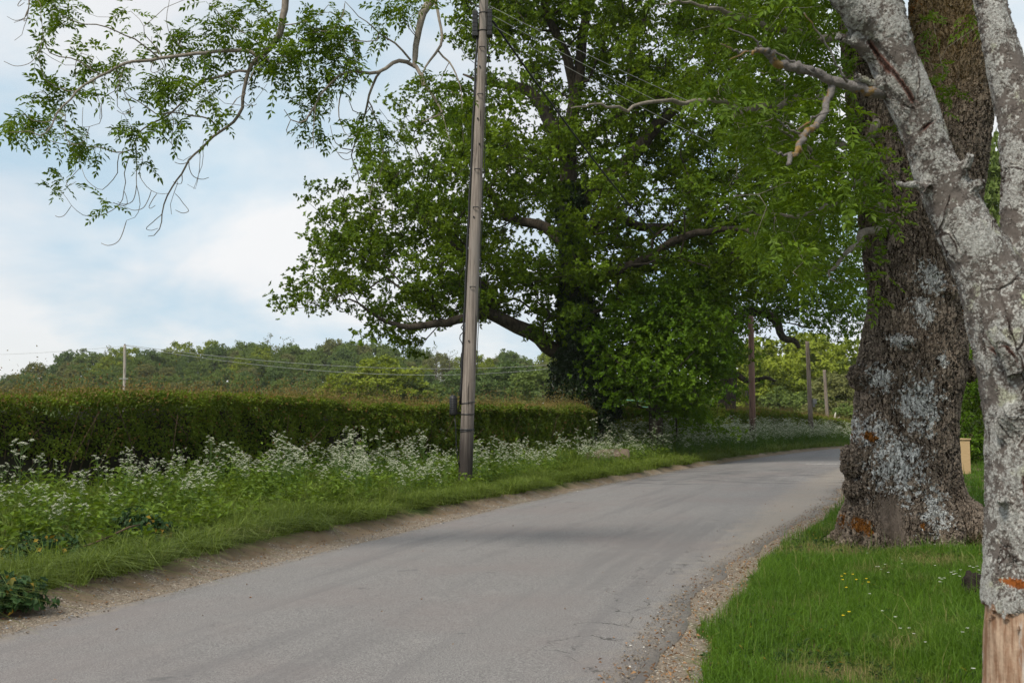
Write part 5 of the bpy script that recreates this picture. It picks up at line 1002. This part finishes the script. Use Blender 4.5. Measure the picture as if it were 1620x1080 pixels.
# cow parsley plants
def parsley(seed, h, heads):
    r = RS(seed); st = MB(); um = MB(); q = 4
    top = np.array([r.normal() * .05, r.normal() * .05, h]); st.tube([(0, 0, -.03), top * .5 + [r.normal() * .02, r.normal() * .02, 0], top], [.006, .0045, .003], 4, False); cen = []
    def umbel(c, d, R):
        tl = r.normal(size=2) * .35
        for k in range(11):
            a = k * 2.4; rr = R * math.sqrt((k + .5) / 11); e = c + np.array([math.cos(a) * rr, math.sin(a) * rr, .012 - 9 * rr * rr + rr * (tl[0] * math.cos(a) + tl[1] * math.sin(a))]) + r.normal(size=3) * .004; cen.append((e, R * .26))
            st.tube([c - [0, 0, R * .7], e], [.0012, .0009], 3, False)
    for k in range(heads):
        t = r.uniform(.45, .98); b = top * t; a = k * 2.4 + r.normal() * .4; d = np.array([math.cos(a), math.sin(a), r.uniform(.9, 1.9)]); ln = r.uniform(.12, .34) * (1.25 - t * .5) * (h / .9); e = b + d / np.linalg.norm(d) * ln; e[2] = min(e[2], h * 1.06)
        st.tube([b, (b + e) / 2 + [d[0] * .03, d[1] * .03, 0], e - [0, 0, .022]], [.003, .0024, .0018], 3, False); umbel(e, d, r.uniform(.022, .042))
    umbel(top, None, .042); Vs, Ts, k0 = [], [], 0
    for e, R in cen:
        m = 7; a = r.uniform(0, 6.28, m); p = e + np.stack([np.cos(a), np.sin(a), r.normal(size=m) * .4], -1) * R * r.uniform(.1, .9, (m, 1)); V, T = quad_leaves(p, np.stack([np.cos(a), np.sin(a), 0 * a], -1) + r.normal(size=(m, 3)) * .2, nrm(np.array([[0, 0, 1.0]]) + r.normal(size=(m, 3)) * .4), R * 1.0, R * .85, .1, .2); Vs.append(V); Ts.append(T + k0); k0 += len(V)
    wm = mesh('parsley_umbels', np.concatenate(Vs), np.concatenate(Ts)); wm.materials.append(M_white); sm = st.mesh('parsley_stem'); sm.materials.append(M_stem)
    n = 70; a = r.uniform(0, 6.28, n); t = r.beta(1, 2, n) * .75; o = np.stack([np.cos(a), np.sin(a), 0 * a], -1); p = top * t[:, None] + o * r.uniform(.04, .26, (n, 1)) * (h / .9) + [0, 0, .05]
    V, T = quad_leaves(p, nrm(o + r.normal(size=(n, 3)) * .5), nrm(np.array([[0, 0, 1.0]]) + r.normal(size=(n, 3)) * .4), r.uniform(.04, .09, n), r.uniform(.015, .035, n), .3, .3); lm = mesh('parsley_leaves', V, T); lm.materials.append(M_parsleaf)
    return sm, wm, lm
PV = [parsley(200 + k, hh, hd) for k, (hh, hd) in enumerate(((.95, 11), (.8, 13), (1.1, 9), (.7, 10), (.9, 15), (1.2, 8)))]
def parsley_at(x, y, k, rz, s, label):
    o = empty('cow_parsley', (x, y, gz1(x, y)), label, 'wildflower', 'cow parsley plants flowering in the verge', rz); o.scale = (s, s, s)
    for n, m in zip(('stem', 'blossom', 'leaves'), PV[k]): c = bpy.data.objects.new(n, m); C.objects.link(c); c.parent = o
LA = 'white flowering cow parsley plant in the verge before the long hedge'; LB = 'white flowering cow parsley plant in the verge between the near pole and the log'; LCc = 'white flowering cow parsley plant in the dense band below the brown pole'
r = RS(301); cnt = 0; FAR = []
def parsley_zone(n, y0, y1, u0, u1, label, smin, smax, thin=-.2, tall=.0):
    global cnt
    k = 0; t = 0
    while k < n and t < n * 30:
        t += 1; y = r.uniform(y0, y1); u = r.uniform(u0, u1); x = float(xy_of(u, y))
        if fbm(x * .7, y * .7, 0, 95, 3) < thin: continue
        if math.hypot(x - pb[0], y - D1) < .25: continue
        k += 1; s = r.uniform(smin, smax) * (1.3 if r.rand() < tall else 1)
        if label is None: FAR.append((x, y, r.randint(6), r.uniform(0, 6.28), s))
        else: parsley_at(x, y, r.randint(6), r.uniform(0, 6.28), s, label)
parsley_zone(30, 8.2, 12.5, 2.2, 6.2, LA, .45, .65, -.3); parsley_zone(70, 9.0, 14.5, 2.4, 6.0, LA, .45, .68, -.08); parsley_zone(60, 13, 22, 1.9, 5.2, LA, .48, .78, -.1, .12); parsley_zone(30, 17, 25, 3.2, 4.6, LA, .65, .95, -.2)
parsley_zone(55, 21, 33, 1.3, 4.4, LB, .6, .9, -.15); parsley_zone(50, 33, 44, 1.0, 4.2, LCc, .85, 1.15, -.4)
parsley_zone(900, 36, 66, 1.0, 4.2, None, .9, 1.3, -.5); parsley_zone(230, 15, 36, 1.5, 4.6, None, .5, .75, -.1)
Vw, Vs_ = [], []
def arr(me):
    V = np.zeros(len(me.vertices) * 3); me.vertices.foreach_get('co', V); me.calc_loop_triangles(); T = np.zeros(len(me.loop_triangles) * 3, np.int32); me.loop_triangles.foreach_get('vertices', T); return V.reshape(-1, 3), T.reshape(-1, 3)
AR = [[arr(m) for m in t] for t in PV]; far = empty('cow_parsley_band', (0, 0, 0), 'far drift of white cow parsley thickening along the verge towards the bend', 'wildflowers'); far['kind'] = 'stuff'
for q, (nm_, mt_) in enumerate((('stem', M_stem), ('blossom', M_white), ('leaves', M_parsleaf))):
    P_ = []
    for x, y, k, rz, s in FAR:
        V, T = AR[k][q]; c, sn = math.cos(rz), math.sin(rz); P_.append((np.stack([V[:, 0] * c - V[:, 1] * sn, V[:, 0] * sn + V[:, 1] * c, V[:, 2]], -1) * s + [x, y, gz1(x, y)], T))
    o = link(nm_, mesh('parsley_far_' + nm_, *merge(P_)), mt_, far); o['kind'] = 'stuff'
# buttercups and daisies
def flower(kind):
    mb = MB()
    if kind == 'b':
        mb.tube([(0, 0, -.02), (.01, 0, .09), (.015, .005, .18)], .0012, 3, False); st = mb.mesh('buttercup_stem'); a = np.arange(5) * 1.2566; z = .18
        V, T = quad_leaves(np.tile([.015, .005, z], (5, 1)), np.stack([np.cos(a), np.sin(a), .45 + 0 * a], -1), np.tile([0, 0, 1.0], (5, 1)), .016, .015, .3, -.1); m = M_yellow
    else:
        mb.tube([(0, 0, -.02), (0, 0, .05), (.004, 0, .085)], .001, 3, False); st = mb.mesh('daisy_stem'); a = np.arange(11) * .5712; z = .085
        V, T = quad_leaves(np.tile([.004, 0, z], (11, 1)), np.stack([np.cos(a), np.sin(a), .12 + 0 * a], -1), np.tile([0, 0, 1.0], (11, 1)), .012, .006, .1, .1); m = M_daisy
    st.materials.append(M_stem); pt = mesh('petals', V, T); pt.materials.append(m); return st, pt
FB, FD = flower('b'), flower('d')
def flower_at(px, py, pair, name, label, cat, group, s):
    # intersect the sight line with the lawn
    lo, hi = 4.0, 16.0
    for _ in range(40):
        m = (lo + hi) / 2; q = P(px, py, m)
        if q[2] > gz1(q[0], m) + (.17 if name == 'buttercup' else .08): lo = m
        else: hi = m
    q = P(px, py, lo); o = empty(name, (q[0], q[1], gz1(q[0], q[1])), label, cat, group, px * 1.7); o.scale = (s, s, s)
    for n, me in zip(('stem', 'petals'), pair): c = bpy.data.objects.new(n, me); C.objects.link(c); c.parent = o
for px, py in ((1331, 914), (1339, 910), (1348, 910), (1358, 919), (1372, 918), (1337, 931), (1336, 919), (1371, 923)): flower_at(px, py, FB, 'buttercup', 'yellow buttercup in the cluster on the lawn before the ash trunk', 'flower', 'buttercups on the lawn', 1.0)
for px, py in ((1335, 977), (1342, 971)): flower_at(px, py, FB, 'buttercup', 'yellow buttercup of the lone pair nearer the lower lawn', 'flower', 'buttercups on the lawn', 1.0)
for px, py in ((1387, 898), (1391, 898), (1393, 902), (1400, 894), (1406, 907), (1424, 884), (1426, 887), (1426, 893), (1373, 876), (1479, 896), (1520, 903)): flower_at(px, py, FD, 'daisy', 'tiny white daisy scattered on the lawn below the ash trunk', 'flower', 'daisies on the lawn', 1.1)
for px, py in ((1505, 910), (1510, 908), (1508, 913), (1513, 912), (1486, 919), (1490, 921), (1493, 919), (1488, 925), (1518, 916), (1540, 902), (1545, 900), (1548, 906), (1549, 913), (1534, 900), (1532, 909)): flower_at(px, py, FD, 'daisy', 'tiny white daisy in the clusters round the dark lump', 'flower', 'daisies on the lawn', 1.3)
for px, py in ((1423, 996), (1439, 996), (1446, 1005), (1463, 1018), (1540, 1060), (1522, 1002), (1532, 996), (1396, 968), (1416, 978), (1375, 941), (1470, 860), (1478, 862), (1490, 858), (1497, 856)): flower_at(px, py, FD, 'daisy', 'tiny white daisy standing alone on the open lawn', 'flower', 'daisies on the lawn', 1.1)
# bramble at the lane edge, fallen twig
def bramble(px, py, d, R, n, label, seed):
    r = RS(seed); c = P(px, py, d); c[2] = gz1(c[0], c[1]); root = empty('bramble', c, label, 'bush'); u = rnd_dir(r, n); u[:, 2] = np.abs(u[:, 2]); p = c + u * R * r.uniform(.4, 1, (n, 1)) * [1.1, .9, .75] * (1 + .5 * fbm(u[:, 0] * 3, u[:, 1] * 3, u[:, 2] * 3, seed))[:, None] + [0, 0, .05]
    pp = np.repeat(p, 3, 0); a = np.tile([-1.1, 0, 1.1], n); o = np.repeat(nrm(u + r.normal(size=(n, 3)) * .4), 3, 0); s = nrm(np.cross(o, np.repeat(nrm(r.normal(size=(n, 3))), 3, 0))); f = np.cross(s, o); ax = nrm(f * np.cos(a)[:, None] + s * np.sin(a)[:, None] + r.normal(size=pp.shape) * .1 - [0, 0, .2])
    L_ = r.uniform(.04, .075, 3 * n); V, T = quad_leaves(pp, ax, o, L_, L_ * .75, .3, .2); link('foliage', mesh('bramble_leaves', V, T), M_bramble, root, c)
    mb = MB()
    for k in range(14): e = p[r.randint(n)]; mb.tube([c + r.normal(size=3) * [.05, .05, 0], (c + e) / 2 + [0, 0, .08], e], [.006, .005, .003], 4, False)
    link('stem', mb.mesh('bramble_stem'), M_twig, root, c)
bramble(8, 962, 8.15, .33, 420, 'dark green bramble with a few yellowed leaves trailing onto the gravel', 401)
bramble(70, 832, 10.2, .4, 420, 'low dark bramble patch in the verge grass above the gravel', 402)
bramble(225, 818, 11.6, .42, 420, 'dark leafy bramble patch in the verge behind the fallen twig', 403)
a, b, c = P(130, 865, 10.3), P(165, 852, 10.5), P(205, 833, 10.8); mb = MB(); mb.tube([a, b, c, P(222, 829, 10.9)], [.009, .011, .010, .005], 6); mb.tube([b, P(150, 838, 10.6)], [.005, .002], 4)
tag(link('fallen_twig', mb.mesh('fallen_twig', True), M_twig, None, b), 'thin dark fallen twig propped in the verge grass', 'twig')

# ------------------------------------------------------------------ thin air haze over the fields
def haze():
    mb = MB(); mb.box((-340, -60, -6), (340, 420, 45)); g = G('haze_air'); v = g.n('ShaderNodeVolumePrincipled', {'Color': (.88, .92, .95), 'Density': .00014}); g.t.links.new(v.outputs[0], g.out.inputs['Volume'])
    tag(link('haze', mb.mesh('haze'), g.m), kind='stuff')
haze()
